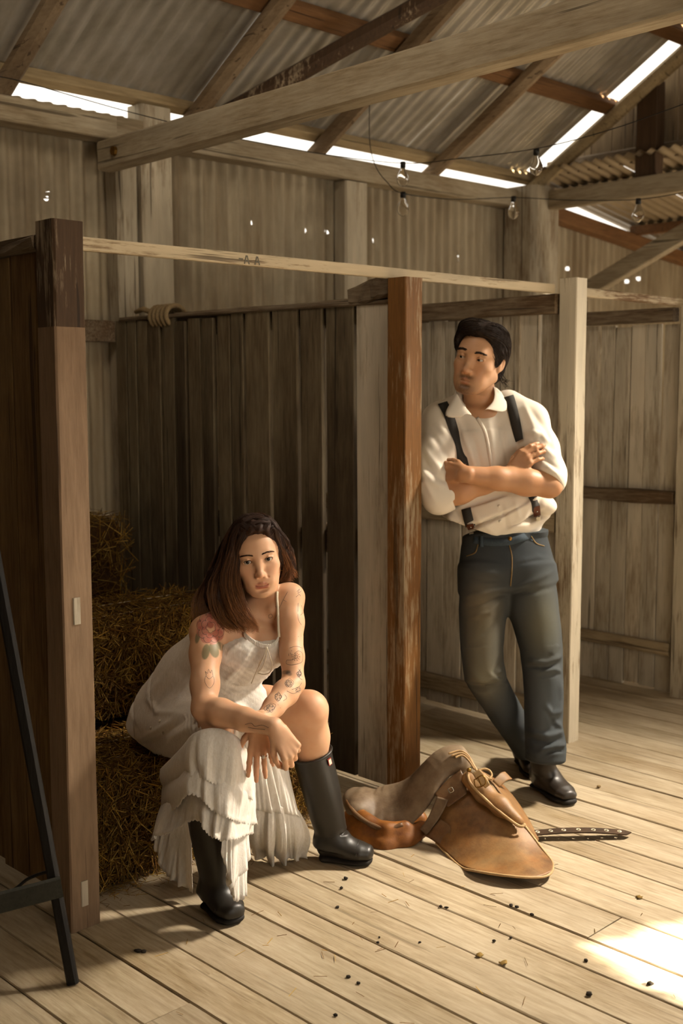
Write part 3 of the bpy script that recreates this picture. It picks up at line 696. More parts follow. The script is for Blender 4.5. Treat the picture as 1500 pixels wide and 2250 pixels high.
    for x in (-1, 1):     # eye openings, ears
        R = A
        v.ell(P(x*0.0330, 0.0850, 0.0002), np.array([0.0135 if male else .0152, 0.0150, 0.0066 if not male else 0.0041])*s, A, 0.0012*s, 's')
        e = np.array([[math.cos(0.35*x), math.sin(0.35*x), 0], [-math.sin(0.35*x), math.cos(0.35*x), 0], [0, 0, 1.]]) @ A
        ez = 0.012 if male else 0.0
        v.ell(P(x*0.0760, -0.014, -0.012+ez), np.array([0.0075, 0.0175, 0.0300])*s, e, 0.006*s)
        v.ell(P(x*0.0710, -0.004, -0.037+ez), np.array([0.0075, 0.0090, 0.0110])*s, e, 0.008*s)
        v.ell(P(x*0.0850, -0.008, -0.011+ez), np.array([0.0065, 0.0095, 0.0165])*s, e, 0.004*s, 's')
    return up, lo
def head_colors(V, H, up, lo, skin, lip, male=True, blush=None):
    C = np.tile(np.array(skin), (len(V), 1)); q = H.can(V)
    near = (np.abs(q[:, 0]) < .1) & (np.abs(q[:, 1]) < .13) & (q[:, 2] > -.125) & (q[:, 2] < .14)
    def mixin(w, c): C[:] = C*(1-w[:, None])+np.array(c)*w[:, None]
    d = np.full(len(V), 9.)
    for L, r in ((up, .0042), (lo, .0052)):
        for i in range(len(L)-1):
            dd, _ = seg_dist(q, np.array(L[i]), np.array(L[i+1])); d = np.minimum(d, dd-r)
    red = np.exp(-((np.abs(q[:, 0])-.040)**2/.0004+(q[:, 2]+.034)**2/.0006))*(q[:, 1] > .02)+np.exp(-(q[:, 0]**2/.0003+(q[:, 2]+.042)**2/.0003))*(q[:, 1] > .08)
    mixin(np.clip(red, 0, 1)*0.30*near, blush or tuple(np.array(skin)*np.array([.98, .70, .62])))
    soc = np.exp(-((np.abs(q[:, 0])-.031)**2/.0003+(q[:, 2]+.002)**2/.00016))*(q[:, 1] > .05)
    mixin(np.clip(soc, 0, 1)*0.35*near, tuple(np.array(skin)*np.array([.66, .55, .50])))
    if male:
        nz = 0.5+0.5*sinnoise(V, 900, 3)
        b = np.clip((-0.050-q[:, 2])/.018, 0, 1)*np.clip((q[:, 1]+.01)/.03, 0, 1)*np.clip((.03-np.abs(q[:, 0])-0.3*(q[:, 2]+.07))/.02+.75, 0, 1)*(q[:, 2] > -.119)
        b2 = np.exp(-((q[:, 2]+.061)**2/.00006+(np.abs(q[:, 0])-.012)**2/.0003))*(q[:, 1] > .07)
        ch = np.clip(1.25-np.abs(q[:, 0])/.030, 0, 1)*np.clip((-.084-q[:, 2])/.008, 0, 1)*(q[:, 1] > .03)
        mixin(np.clip(b*0.35+b2*0.65+ch*0.62, 0, .85)*(0.62+.4*nz)*near, lin('#2e1d10'))
    mixin(np.clip(1-d/.0022, 0, 1)*near*(0.55 if male else 0.85), lip)
    return C
def eye_geo(H, x, look=(0, 0), iris=(0.05, 0.03, 0.015), r=0.0128):
    """eyeball with a painted iris and pupil; its own little mesh"""
    nu, nv = 28, 20; V = []; C = []
    c = H.P(x*0.0325, 0.0690, 0.0)
    f = H.A[1]+look[0]*H.A[0]+look[1]*H.A[2]; f /= np.linalg.norm(f); a = np.cross(f, H.A[2]); a /= np.linalg.norm(a); b = np.cross(a, f)
    th = np.concatenate([[0.001, .10, .18, .20, .30, .40, .445, .47], np.linspace(.6, 3.14, nv-8)])
    for t in th:
        for i in range(nu):
            p = 2*math.pi*i/nu; V.append(c+H.s*r*(math.cos(t)*f+math.sin(t)*(math.cos(p)*a+math.sin(p)*b)))
            C.append((.006, .005, .004) if t < .19 else (iris if t < .44 else ((.03, .02, .012) if t < .46 else (.50, .43, .36))))
    return np.array(V), grid_faces(nv, nu)[:, ::-1].copy(), np.array(C), nu, nv
def make_eye(name, H, x, look, iris, parent, mat):
    V, F, C, nu, nv = eye_geo(H, x, look, iris)
    F2 = [tuple(f) for f in F]+[((i*nu+nu-1), (i*nu), (i+1)*nu, (i+1)*nu+nu-1)[::-1] for i in range(nv-1)]
    return mk(name, V, F2, mat, parent, True, local=True, cols=C)
def hand(v, W, d, n, s, sc=1.0, curls=((.3, .4, .3),)*4, spread=(.12, .03, -.05, -.14), thumb=((.35, .9, -.1), (.8, .55, -.25), (.95, .3, -.35)), thumb_on=True, k=0.007):
    """W wrist, d towards the fingers, n out of the back, s towards the thumb. Fingers run index .. little"""
    d = np.array(d, float); d /= np.linalg.norm(d); n = np.array(n, float); n -= d*n.dot(d); n /= np.linalg.norm(n)
    s0 = np.cross(d, n); s = s0 if s0.dot(np.array(s, float)) > 0 else -s0
    W = np.array(W, float); out = []
    def P(a, b, c): return W+sc*(d*a+s*b+n*c)
    v.cap(P(-0.012, 0, 0), P(0.020, 0, 0), 0.027*sc, 0.028*sc, 0.012, 'u', (n, 1.45))
    off = (0.030, 0.0095, -0.0110, -0.0305); top = (0.088, 0.092, 0.087, 0.078)
    for i in range(4): v.cap(P(0.012, off[i]*0.55, 0), P(top[i], off[i], 0.002), 0.0155*sc, 0.0105*sc, 0.010)
    LEN = ((0.042, 0.026, 0.021), (0.047, 0.030, 0.022), (0.043, 0.028, 0.022), (0.034, 0.021, 0.019)); RAD = (0.0096, 0.0099, 0.0094, 0.0083)
    for i in range(4):
        b = P(top[i], off[i], 0.001); a = 0.0; r = RAD[i]*sc; dd = d*math.cos(spread[i])+s*math.sin(spread[i]); chain = [b]
        for j in range(3):
            a += curls[i % len(curls)][j]; t = dd*math.cos(a)-n*math.sin(a); e = b+t*LEN[i][j]*sc
            v.cap(b, e, r, r*0.90, 0.0022 if j else 0.006); v.ell(b, r*1.06, None, 0.003); b = e; r *= 0.92; chain.append(e)
        out.append((chain, r))
    if thumb_on:
        b = P(0.022, 0.024, -0.006); r = 0.0135*sc
        for j, L in enumerate((0.042, 0.032, 0.026)):
            t = thumb[j]; t = d*t[0]+s*t[1]+n*t[2]; t /= np.linalg.norm(t); e = b+t*L*sc; v.cap(b, e, r, r*0.82, 0.010 if j == 0 else 0.003); b = e; r *= 0.82
        out.append(([b], r))
    return out
def cap_locks(HV, hs, H, n, flow, steps, step, lift, zmin, rr):
    """locks lying on a hair mass, started all over it and following a combing direction"""
    q = H.can(HV); ok = np.nonzero(q[:, 2] > zmin)[0]; out = []
    for i in range(n):
        w_ = HV[ok[rr.randrange(len(ok))]]; pts = []; L = rr.uniform(.4, 1)*lift; d = None
        for j in range(rr.randint(steps-2, steps+2)):
            c_ = H.can(w_[None])[0]; f = np.array(flow(*c_)); f /= np.linalg.norm(f); d = f if d is None else d*.6+f*.4
            h, nn = hs.near(w_, L*math.sin(min(1, (j+.4)/3)*1.57)); pts.append(h); w_ = h-nn*L+H.s*step*(d[0]*H.A[0]+d[1]*H.A[1]+d[2]*H.A[2])
        out.append(spline(pts, 10))
    return out
def strands(seeds, rad, sides=4, taper=0.35):
    """hair locks: seeds = list of polylines"""
    m = MB()
    for p in seeds:
        n = len(p); r = rad*np.interp(np.linspace(0, 1, n), [0, .1, .7, 1], [.6, 1, .9, taper])
        m.add(*tube_geo(p, r, sides, True, 0.6))
    return m
def skin_mat(name):
    t = NT(name); a = t.n('ShaderNodeAttribute', attribute_name='Col'); v = t.pos((1, 1, 1), False)
    n = t.noise(v, 160, 4, 0.6); n2 = t.noise(v, 18, 3, 0.5)
    c = t.mix(t.ramp(n2, 0.35, 0.7), a.outputs['Color'], (0.93, 0.86, 0.80), 'MULTIPLY')
    t.col(c); t.bump(n, 0.08, 0.001); t.set(Roughness=0.48)
    t.b.inputs['Subsurface Weight'].default_value = 0.12; t.b.inputs['Subsurface Radius'].default_value = (0.012, 0.005, 0.003); t.b.inputs['Subsurface Scale'].default_value = 0.5
    t.b.inputs['Specular IOR Level'].default_value = 0.35
    return t.m
def vcol_mat(name, rough=0.7, bump=0.0, bscale=200, bd=0.001, spec=0.3, var=0.0, aniso=None):
    t = NT(name); a = t.n('ShaderNodeAttribute', attribute_name='Col'); v = t.pos(aniso or (1, 1, 1), False); n = t.noise(v, bscale, 4, 0.6)
    c = a.outputs['Color']
    if var: c = t.mix(t.math('MULTIPLY', t.ramp(n, .3, .7), var), c, (0, 0, 0))
    t.col(c)
    if bump: t.bump(n, bump, bd)
    t.set(Roughness=rough); t.b.inputs['Specular IOR Level'].default_value = spec
    return t.m
M['skin'] = skin_mat('skin'); M['eye'] = vcol_mat('eye', 0.15, spec=0.3)
M['vcol_cloth'] = vcol_mat('coloured cloth', 0.85, 0.25, 700, 0.0008, 0.15, 0.15)
def hair_mat(name, a, b):
    t = NT(name); v = t.pos((1, 1, 1), False); n = t.noise(v, 220, 3, 0.6)
    t.col(t.mix(t.ramp(n, .35, .65), a, b)); t.set(Roughness=0.6); t.b.inputs['Specular IOR Level'].default_value = 0.22; return t.m
# ================================================================== THE MAN
def build_man():
    fr = Frame((3.36, 2.42, 0)); p = fr.p
    man = fr.empty('person', label='man in white shirt, braces and jeans leaning with folded arms on a stall post', cat='person')
    SK = lin('#b98f6c')
    # ---------------- skin
    A = head_axes(math.radians(-28), math.radians(0), math.radians(11)); H = Head(p(1053, 789, 4.13), A, 1.06)
    lo = p(900, 1150, 4.4); hi = p(1260, 680, 3.8)
    hc = H.c; v = Vol(axis(-0.42, 0.30, 0.0042, [(hc[0]-.10, hc[0]+.10, .0019)]), axis(-0.32, 0.42, 0.0042, [(hc[1]-.125, hc[1]+.105, .0021)]), axis(0.9, 1.78, 0.0042, [(hc[2]-.125, hc[2]+.02, .0019)]))
    up, lw = build_head(v, H, True)
    v.tube([H.P(0, -.022, -.045), H.P(0, -.030, -.09), p(1058, 895, 4.20)], [.050, .054, .062], .02)
    v.cap(p(1010, 925, 4.21), p(1110, 922, 4.21), .05, .05, .05)
    v.loft([(p(1060, 900, 4.195), .09, .062), (p(1062, 935, 4.20), .11, .070), (p(1065, 980, 4.22), .14, .08), (p(1075, 1100, 4.22), .13, .08)], (1, 0, 0), .04)
    # his left arm (viewer's right): elbow right, forearm across the front
    shR, elR, wrR = p(1162, 925, 4.18), p(1207, 1066, 4.05), p(1020, 1042, 3.985)
    v.tube([shR, elR], [.048, .043], .02)
    v.tube([elR, elR+(wrR-elR)*.28, elR+(wrR-elR)*.62, wrR], [.043, .047, .040, .029], .02)
    hand(v, wrR, (-.62, .78, .05), (-.6, -.75, .25), (0, .3, 1), .92, ((.15, .2, .2),)*4, (.03, .01, -.01, -.03), thumb=((.8, .4, -.1), (.95, .2, -.1), (1, 0, -.2)))
    # his right arm: forearm under, hand on the other arm
    shL, elL, wrL = p(968, 925, 4.2), p(968, 1092, 4.075), p(1122, 1042, 4.04)
    v.tube([shL, elL], [.048, .043], .02)
    v.tube([elL, elL+(wrL-elL)*.28, elL+(wrL-elL)*.62, wrL], [.043, .046, .038, .029], .02)
    hand(v, wrL, (.66, -.02, .75), (-.42, -.84, .34), (-.5, 0, .8), .94, ((.30, .40, .25), (.34, .42, .25), (.38, .45, .28), (.44, .5, .3)), (-.18, -.18, -.19, -.20), thumb=((.75, .50, -.35), (.95, .25, -.4), (1, 0, -.4)))
    V, F = v.mesh(1); C = head_colors(V, H, up, lw, SK, lin('#a5624a'), True)
    q = H.can(V); arm = V[:, 2] < 1.30
    C[arm] *= np.array([.93, .86, .80])
    body = mk('body', V, F, M['skin'], man, True, local=True, cols=C)
    for x in (-1, 1): make_eye('eye', H, x, (-.35, -.04), (.035, .022, .012), man, M['eye'])
    # eyebrows
    M['hair_m'] = hair_mat('dark brown hair', lin('#150d07'), lin('#2b1c10'))
    sf = Surf(V, F, fr)
    rr = random.Random(5)
    for x in (-1, 1):
        bm = MB()
        for i in range(90):
            t = i/89; lift = .004 if x < 0 else 0.0
            base = H.P(x*(.014+.036*t), .12, .0195+lift+.0065*math.sin(2.2*t+.25)-.004*t+rr.uniform(-.0034, .0034))
            h = sf.t.ray_cast(Vector(base), Vector(-A[1]))
            if h[0] is None: continue
            b = np.array(h[0]); n = np.array(h[1]); d = H.A[0]*x*.9+H.A[2]*.35*(1-1.6*t); L = .0075*H.s
            bm.add(*tube_geo([b-n*.0005, b+d*L*.5+n*.0012, b+d*L+n*.0004], [.0008, .0007, .0002], 3))
        mk('eyebrow', bm.V, bm.F, M['hair_m'], man, True, local=True, kind='stuff')
    # ---------------- hair: a shaped mass plus combed locks
    hv = Vol(axis(hc[0]-.14, hc[0]+.14, .0028), axis(hc[1]-.16, hc[1]+.16, .0028), axis(hc[2]-.12, hc[2]+.17, .0028))
    hv.ell(H.P(0, -.018, .034), np.array([.0815, .103, .092])*H.s, A, .001)
    hv.ell(H.P(-.026, .036, .098), np.array([.052, .052, .034])*H.s, A, .025)
    hv.ell(H.P(-.064, .018, .055), np.array([.024, .050, .040])*H.s, A, .02)
    hv.ell(H.P(.030, .005, .090), np.array([.048, .075, .034])*H.s, A, .025)
    hv.ell(H.P(.064, -.020, .035), np.array([.022, .058, .058])*H.s, A, .02)
    hv.ell(H.P(0, -.072, -.030), np.array([.066, .042, .060])*H.s, A, .03)
    # cut the face out
    hv.box(H.P(-.004, .120, -.030), np.array([.062, .075, .106])*H.s, A, .03*H.s, .008, 's')
    hv.box(H.P(0, .080, -.085), np.array([.12, .088, .068])*H.s, A, .01, .008, 's')
    for x in (-1, 1): hv.ell(H.P(x*.084, -.010, -.020), np.array([.020, .022, .036])*H.s, A, .006, 's')
    hv.half(H.P(0, 0, -.085), -A[2])
    HV, HF = hv.mesh(2); HN = normals(HV, HF); qq = H.can(HV)
    HV = HV+HN*(0.0007*np.sin(qq[:, 1]*210+8*np.sin(qq[:, 0]*40)))[:, None]
    hair = mk('hair', HV, HF, M['hair_m'], man, True, local=True)
    hs = Surf(HV, HF, fr); st = []
    def flow(x, y, z):
        if x < .022: return (-.75, .22-2.2*max(0, -y), -.25-6*max(0, .075-z)-(9*max(0, -x-.055)))
        return (.55-6*max(0, x-.055), -.42, -.15-8*max(0, .085-z))
    st += cap_locks(HV, hs, H, 1500, flow, 7, .011, .0032, -.075, rr)
    for i in range(16):   # ends curling out behind the ear
        b = H.P(.070+rr.uniform(-.012, .006), -.045+rr.uniform(-.02, .02), -.030+rr.uniform(-.02, .015)); st.append(spline([b, b+A[0]*.012*H.s-A[2]*.02, b+A[0]*rr.uniform(.018, .038)-A[2]*rr.uniform(.022, .040), b+A[0]*rr.uniform(.030, .052)-A[2]*rr.uniform(.02, .04)], 8))
    m = strands(st, .0011); mk('hair_locks', m.V, m.F, M['hair_m'], hair, True, local=True, kind='stuff')
    # ---------------- shirt
    W = lin('#e6dccb')
    sv = Vol(axis(-.44, .32, .0044), axis(-.30, .42, .0044), axis(.86, 1.56, .0044))
    sv.loft([(p(1058, 893, 4.205), .070, .066), (p(1060, 905, 4.21), .135, .078), (p(1063, 950, 4.215), .165, .100), (p(1066, 1010, 4.215), .168, .112), (p(1075, 1090, 4.21), .170, .112), (p(1090, 1130, 4.205), .178, .118), (p(1100, 1150, 4.21), .158, .106), (p(1104, 1185, 4.22), .135, .092)], (1, 0, 0), .02)
    sv.ell(p(1195, 1112, 4.18), (.046, .05, .036), None, .05); sv.ell(p(1000, 1145, 4.20), (.040, .06, .030), None, .05)
    sv.tube([p(1010, 898, 4.21), shL], [.057, .067], .05); sv.tube([p(1115, 890, 4.20), shR], [.057, .067], .05)
    sv.tube([shL, p(957, 1000, 4.15), p(955, 1070, 4.09), p(966, 1095, 4.075)], [.064, .066, .062, .058], .03)
    sv.tube([shR, p(1186, 985, 4.13), p(1205, 1040, 4.08), p(1208, 1056, 4.06)], [.064, .064, .058, .056], .03)
    # rolled cuffs
    dl = (wrL-elL)/np.linalg.norm(wrL-elL); cl = elL+dl*.012
    sv.cap(cl-dl*.022, cl+dl*.022, .059, .058, .012)
    sv.half(p(1103, 1178, 4.22), (-.34, 0, -1))
    # openings: neck, cuffs
    sv.cap(p(1056, 880, 4.19), p(1058, 850, 4.17), .060, .062, .006, 's'); 
    sv.cap(p(1047, 916, 4.12), p(1045, 874, 4.135), .006, .056, .006, 's'); sv.cap(p(1047, 918, 4.14), p(1045, 874, 4.165), .006, .054, .006, 's')
    e2 = np.array([0, 1., 0])-dl*dl[1]; e2 /= np.linalg.norm(e2); e3 = np.cross(dl, e2)
    sv.box(cl+dl*.125, (.10, .052, .075), np.array([dl, e2, e3]), .004, .003, 's')
    dr = (wrR-elR)/np.linalg.norm(wrR-elR)
    sv.cap(elR+dr*.030+np.array([.012, 0, -.012]), elR+dr*.30, .055, .050, .012, 's')
    sv.cap(elR+np.array([.0, -.015, -.028]), elR+dr*.1+np.array([0, -.02, -.03]), .040, .05, .012, 's')
    SV, SF = sv.mesh(1)
    Fo = [([(1000, 905), (1035, 1000), (1050, 1040)], 7, .006), ([(1075, 930), (1085, 1000), (1090, 1045)], 7, .005), ([(1100, 935), (1112, 1000), (1118, 1040)], 6, -.005),
          ([(1040, 960), (1060, 1045)], 6, -.005), ([(960, 930), (1000, 985), (1010, 1015)], 8, .008), ([(945, 950), (985, 1005), (1000, 1025)], 7, -.006), ([(930, 985), (965, 1030), (985, 1050)], 7, .007),
          ([(925, 1030), (950, 1060), (975, 1072)], 7, .006), ([(930, 1010), (955, 1045), (985, 1062)], 5, -.005), ([(925, 1000), (935, 1060), (955, 1100)], 6, .004),
          ([(1150, 885), (1172, 940), (1180, 965)], 7, .006), ([(1165, 900), (1200, 945), (1212, 985)], 7, -.005), ([(1150, 950), (1190, 955), (1212, 975)], 6, .006), ([(1195, 985), (1225, 1010)], 6, .006), ([(1190, 1005), (1225, 1030)], 5, -.005), ([(1200, 1025), (1226, 1045)], 5, .006),
          ([(1035, 1120), (1060, 1150), (1090, 1172)], 8, .006), ([(1170, 1100), (1150, 1140), (1110, 1172)], 8, .006), ([(1100, 1105), (1110, 1140), (1115, 1165)], 6, -.005), ([(1190, 1085), (1175, 1130), (1160, 1150)], 7, -.006), ([(1000, 1120), (1010, 1150), (1030, 1165)], 8, -.006), ([(985, 1130), (990, 1155)], 7, .005), ([(1130, 1100), (1140, 1140)], 6, .004)]
    SV = folds(SV, SF, fr, Fo); SV = SV+normals(SV, SF)*(.0022*sinnoise(SV, 45, 9, 7, (1, 1, .5)))[:, None]
    shirt = mk('shirt', SV, SF, M['shirt'], man, True, local=True)
    ss = Surf(SV, SF, fr)
    def lay(pts, lift=.0015):
        P_, N_ = [], []; q_ = np.array(pts, float)
        if len(pts) > 3: q_ = spline(q_, 16)
        for a in q_:
            h, n = ss.at(*a, lift)
            if h is not None: P_.append(h); N_.append(n)
        if len(P_) > 6:
            for _ in range(3): P_ = [P_[0]]+[(P_[i-1]+2*P_[i]+P_[i+1])/4 for i in range(1, len(P_)-1)]+[P_[-1]]; N_ = [N_[0]]+[(N_[i-1]+N_[i]+N_[i+1])/3 for i in range(1, len(N_)-1)]+[N_[-1]]
        return P_, N_
    # collar: two folded wings standing from the neckline
    def wing(outer, inner, nm='collar'):
        n = 9; a = spline(inner, n); b = spline(outer, n); mid = (a+b)/2+np.array([0, -.006, .004])
        V_ = np.stack([a, a*.35+mid*.65, b, b+np.array([0, .004, -.001]), a*.35+mid*.65+np.array([0, .004, 0]), a+np.array([0, .004, 0])], 1).reshape(-1, 3); F_ = []
        for i in range(n-1):
            for j in range(6): q_ = i*6+j; r_ = i*6+(j+1) % 6; F_.append((q_, r_, r_+6, q_+6))
        F_ += [tuple(range(5, -1, -1)), tuple((n-1)*6+j for j in range(6))]
        o = mk(nm, V_, F_, M['shirt'], shirt, True, local=True); md = o.modifiers.new('s', 'SUBSURF'); md.levels = md.render_levels = 1
    wing([p(1001, 858, 4.16), p(990, 884, 4.125), p(974, 916, 4.09), p(1012, 918, 4.075), p(1020, 907, 4.07)], [p(1003, 846, 4.15), p(1005, 862, 4.115), p(1013, 880, 4.095), p(1024, 896, 4.085), p(1040, 915, 4.085)])
    wing([p(1104, 862, 4.19), p(1114, 884, 4.13), p(1112, 906, 4.095), p(1084, 902, 4.075), p(1070, 897, 4.072)], [p(1081, 845, 4.16), p(1086, 862, 4.125), p(1083, 880, 4.10), p(1073, 893, 4.085), p(1060, 905, 4.08)])
    # placket edge and buttons
    P_, N_ = lay([(1048, 918), (1066, 950), (1074, 990), (1082, 1040)], .0008); mk('placket', *ribbon(P_, N_, .012, .0022), M['shirt'], shirt, True, local=True)
    for a in ((1096, 1112), (1098, 1145)):
        h, n = ss.at(*a, .001)
        if h is not None: mk('button', *tube_geo([h, h+n*.0025], [.0055, .005], 10), M['shirt'], shirt, True, local=True)
    # ---------------- braces
    def strap(pts, wd=.036): P_, N_ = lay(pts, .0045); return mk('suspender', *ribbon(P_, N_, wd, .0025, 30), M['strap'], man, True, local=True)
    s1 = strap([(967, 879), (985, 912), (998, 955), (1010, 995), (1020, 1024)])
    h, n = ss.at(1019, 1021, .005); 
    def plate(c, n, up_, wd, ht, th, nm, mat, par):
        up_ = np.array(up_, float); up_ -= n*up_.dot(n); up_ /= np.linalg.norm(up_); return mk(nm, *beam_geo(c-up_*ht/2, c+up_*ht/2, wd, th, up=n, n=2, ch=.001), mat, par, local=True)
    M['steel'] = plain('bright steel', lin('#b9b6ac'), .25, 1.0, 80, .1, 0)
    M['tab'] = plain('russet leather', lin('#5a2f1a'), .4, 0, 60, .3, .2)
    plate(h, n, (0.3, 0, 1), .040, .011, .003, 'slider', M['steel'], s1)
    s2 = strap([(1117, 872), (1120, 880), (1128, 908), (1137, 945), (1143, 968)])
    for pts, tabpts in (([(1024, 1118), (1029, 1140)], (1033, 1155)), ([(1169, 1092), (1174, 1108)], (1178, 1122))):
        P_, N_ = lay(pts+[tabpts], .002)
        if len(P_) < 2: continue
        o = mk('suspender', *ribbon(P_, N_, .036, .0025, 10), M['strap'], man, True, local=True)
        h, n = ss.at(tabpts[0], tabpts[1], .005); 
        if h is None: continue
        plate(h, n, (-.25, 0, 1), .026, .042, .004, 'leather_tab', M['tab'], o)
        h2 = h+np.array([.004, -.004, -.026]); plate(h2, n, (-.25, 0, 1), .016, .018, .005, 'clip', M['steel'], o)
        mk('rivet', *tube_geo([h, h+n*.004], [.004, .003], 8), M['steel'], o, True, local=True)
    # ---------------- jeans
    jv = Vol(axis(-.32, .30, .0046), axis(-.26, .48, .0046), axis(.06, .98, .0046))
    jv.ell(p(1168, 1152, 4.22), (.060, .096, .060), None, .03); jv.loft([(p(1103, 1166, 4.22), .150, .105), (p(1107, 1190, 4.22), .160, .110), (p(1112, 1245, 4.225), .178, .122), (p(1117, 1285, 4.23), .182, .118)], (1, 0, 0), .02)
    jv.loft([(p(1068, 1250, 4.22), .092, .105), (p(1060, 1340, 4.19), .088, .098), (p(1058, 1420, 4.16), .078, .085), (p(1064, 1490, 4.15), .072, .078)], (1, 0, 0), .03)
    jv.loft([(p(1064, 1486, 4.155), .070, .075), (p(1098, 1545, 4.26), .064, .070), (p(1140, 1610, 4.40), .060, .070), (p(1158, 1640, 4.46), .058, .072)], (1, 0, 0), .025)
    jv.loft([(p(1158, 1250, 4.22), .096, .108), (p(1172, 1340, 4.195), .092, .098), (p(1188, 1420, 4.17), .078, .084), (p(1192, 1480, 4.16), .072, .078), (p(1194, 1540, 4.17), .070, .080), (p(1194, 1600, 4.18), .070, .080), (p(1199, 1640, 4.17), .074, .084), (p(1198, 1668, 4.165), .073, .084)], (1, 0, 0), .03)
    JV, JF = jv.mesh(1)
    Fo = [([(1115, 1290), (1060, 1305), (1020, 1310)], 6, .006), ([(1115, 1298), (1065, 1325), (1020, 1335)], 6, -.005), ([(1112, 1305), (1075, 1345), (1030, 1360)], 6, .005), ([(1108, 1330), (1080, 1375), (1050, 1400)], 6, -.004), ([(1125, 1295), (1165, 1280), (1215, 1255)], 7, .006), ([(1130, 1300), (1175, 1300), (1220, 1290)], 6, -.005), ([(1105, 1275), (1060, 1275), (1010, 1268)], 6, -.005), ([(1100, 1262), (1050, 1255), (1008, 1245)], 6, .005), ([(1140, 1235), (1180, 1225), (1222, 1235)], 7, .004),
          ([(1235, 1440), (1200, 1456), (1160, 1452)], 6, .009), ([(1235, 1455), (1205, 1466), (1155, 1465)], 5, -.008), ([(1232, 1475), (1215, 1470), (1190, 1476)], 5, .008), ([(1225, 1415), (1210, 1440)], 6, .006), ([(1232, 1500), (1236, 1540), (1225, 1570)], 6, .007), ([(1198, 1548), (1210, 1570), (1230, 1562)], 6, .008),
          ([(1200, 1560), (1215, 1590), (1228, 1580)], 6, -.007), ([(1240, 1605), (1205, 1618), (1160, 1606)], 7, .010), ([(1245, 1622), (1205, 1632), (1155, 1620)], 6, -.011), ([(1245, 1635), (1215, 1640), (1180, 1652)], 6, .009), ([(1240, 1650), (1220, 1648), (1190, 1660)], 5, -.008), ([(1215, 1580), (1235, 1600)], 6, .008),
          ([(1105, 1440), (1085, 1480), (1105, 1490)], 6, -.008), ([(1100, 1470), (1090, 1485), (1075, 1480)], 5, .006), ([(1060, 1500), (1090, 1505), (1120, 1500)], 6, .005), ([(1030, 1470), (1060, 1500), (1090, 1540)], 8, .004), ([(1150, 1650), (1180, 1660), (1240, 1655)], 5, .004)]
    JV = folds(JV, JF, fr, Fo); JN = normals(JV, JF); JV = JV+JN*(.002*sinnoise(JV, 50, 4, 7))[:, None]
    P2, _ = fr.proj(JV); C = np.tile(np.array(lin('#44484a')), (len(JV), 1))
    def fade(cx, cy, rx, ry, c, a):
        w_ = a*np.exp(-((P2[:, 0]-cx)/rx)**2-((P2[:, 1]-cy)/ry)**2)*np.clip(-JN[:, 1]*1.5, 0, 1); C[:] = C*(1-w_[:, None])+np.array(c)*w_[:, None]
    C *= (0.85+.15*sinnoise(JV, 30, 8))[:, None]
    fade(1055, 1400, 45, 120, lin('#7f745a'), .5); fade(1190, 1370, 40, 80, lin('#7b765e'), .42); fade(1050, 1330, 40, 45, lin('#7d6a4a'), .3); fade(1060, 1490, 35, 40, lin('#857f6a'), .5); fade(1200, 1560, 30, 80, lin('#6c757c'), .4); fade(1105, 1215, 90, 40, lin('#363d44'), .6)
    jeans = mk('jeans', JV, JF, M['denim'], man, True, local=True, cols=C); js = Surf(JV, JF, fr)
    def seam(nm, pts, mat, wd=.006, th=.0015, par=jeans, n=20, lift=.0006):
        P_, N_ = [], []
        for a in pts:
            h, nn = js.at(*a, lift)
            if h is not None: P_.append(h); N_.append(nn)
        if len(P_) > 1: return mk(nm, *ribbon(P_, N_, wd, th, n), mat, par, True, local=True)
    M['stitch'] = plain('tan stitching', lin('#75603c'), .8, 0, 200, .3, 0); M['denim_dark'] = plain('dark denim', lin('#38434c'), .85, 0, 300, .3, .2, .001)
    seam('waistband', [(1003, 1176), (1040, 1186), (1080, 1192), (1118, 1190), (1150, 1180), (1182, 1164), (1204, 1150)], M['denim_dark'], .026, .003, n=30)
    seam('fly_seam', [(1118, 1195), (1124, 1222), (1124, 1255), (1121, 1288)], M['stitch'], .004, .0015)
    seam('pocket_seam', [(1166, 1178), (1178, 1194), (1195, 1200), (1222, 1192)], M['stitch'], .004); seam('pocket_seam', [(1050, 1196), (1044, 1214), (1025, 1222), (1004, 1222)], M['stitch'], .004)
    seam('belt_loop', [(1057, 1178), (1058, 1202)], M['denim_dark'], .014, .004, n=4); seam('belt_loop', [(1158, 1164), (1165, 1188)], M['denim_dark'], .014, .004, n=4); seam('belt_loop', [(1003, 1172), (1001, 1190)], M['denim_dark'], .014, .004, n=4)
    h, n = js.at(1120, 1184, .003)
    if h is not None: mk('button', *tube_geo([h, h+n*.004], [.008, .006], 12), M['brass'], jeans, True, local=True)
    # ---------------- boots
    def boot(heel, toe, ankle, shaft_top, nm='boot'):
        """leather boot: heel and toe on the ground, ankle above, a shaft to shaft_top"""
        heel, toe = np.array(heel), np.array(toe); d = toe-heel; L = np.linalg.norm(d); d /= L; sd = np.array([-d[1], d[0], 0.])
        c0 = np.minimum(np.minimum(heel, toe), shaft_top)-.09; c1 = np.maximum(np.maximum(heel, toe), shaft_top)+.09
        b = Vol(axis(c0[0], c1[0], .004), axis(c0[1], c1[1], .004), axis(c0[2]+.08, c1[2]-.04, .004))
        up_ = np.array([0, 0, 1.])
        b.loft([(heel+d*.02+up_*.055, .036, .034), (heel+d*L*.35+up_*.060, .040, .040), (heel+d*L*.62+up_*.044, .046, .034), (heel+d*L*.86+up_*.036, .044, .028), (heel+d*L*.97+up_*.032, .034, .022)], sd, .02)
        b.loft([(heel+d*.055+up_*.045, .042, .052), (ankle, .042, .050), (shaft_top, .050, .056)], sd, .04)
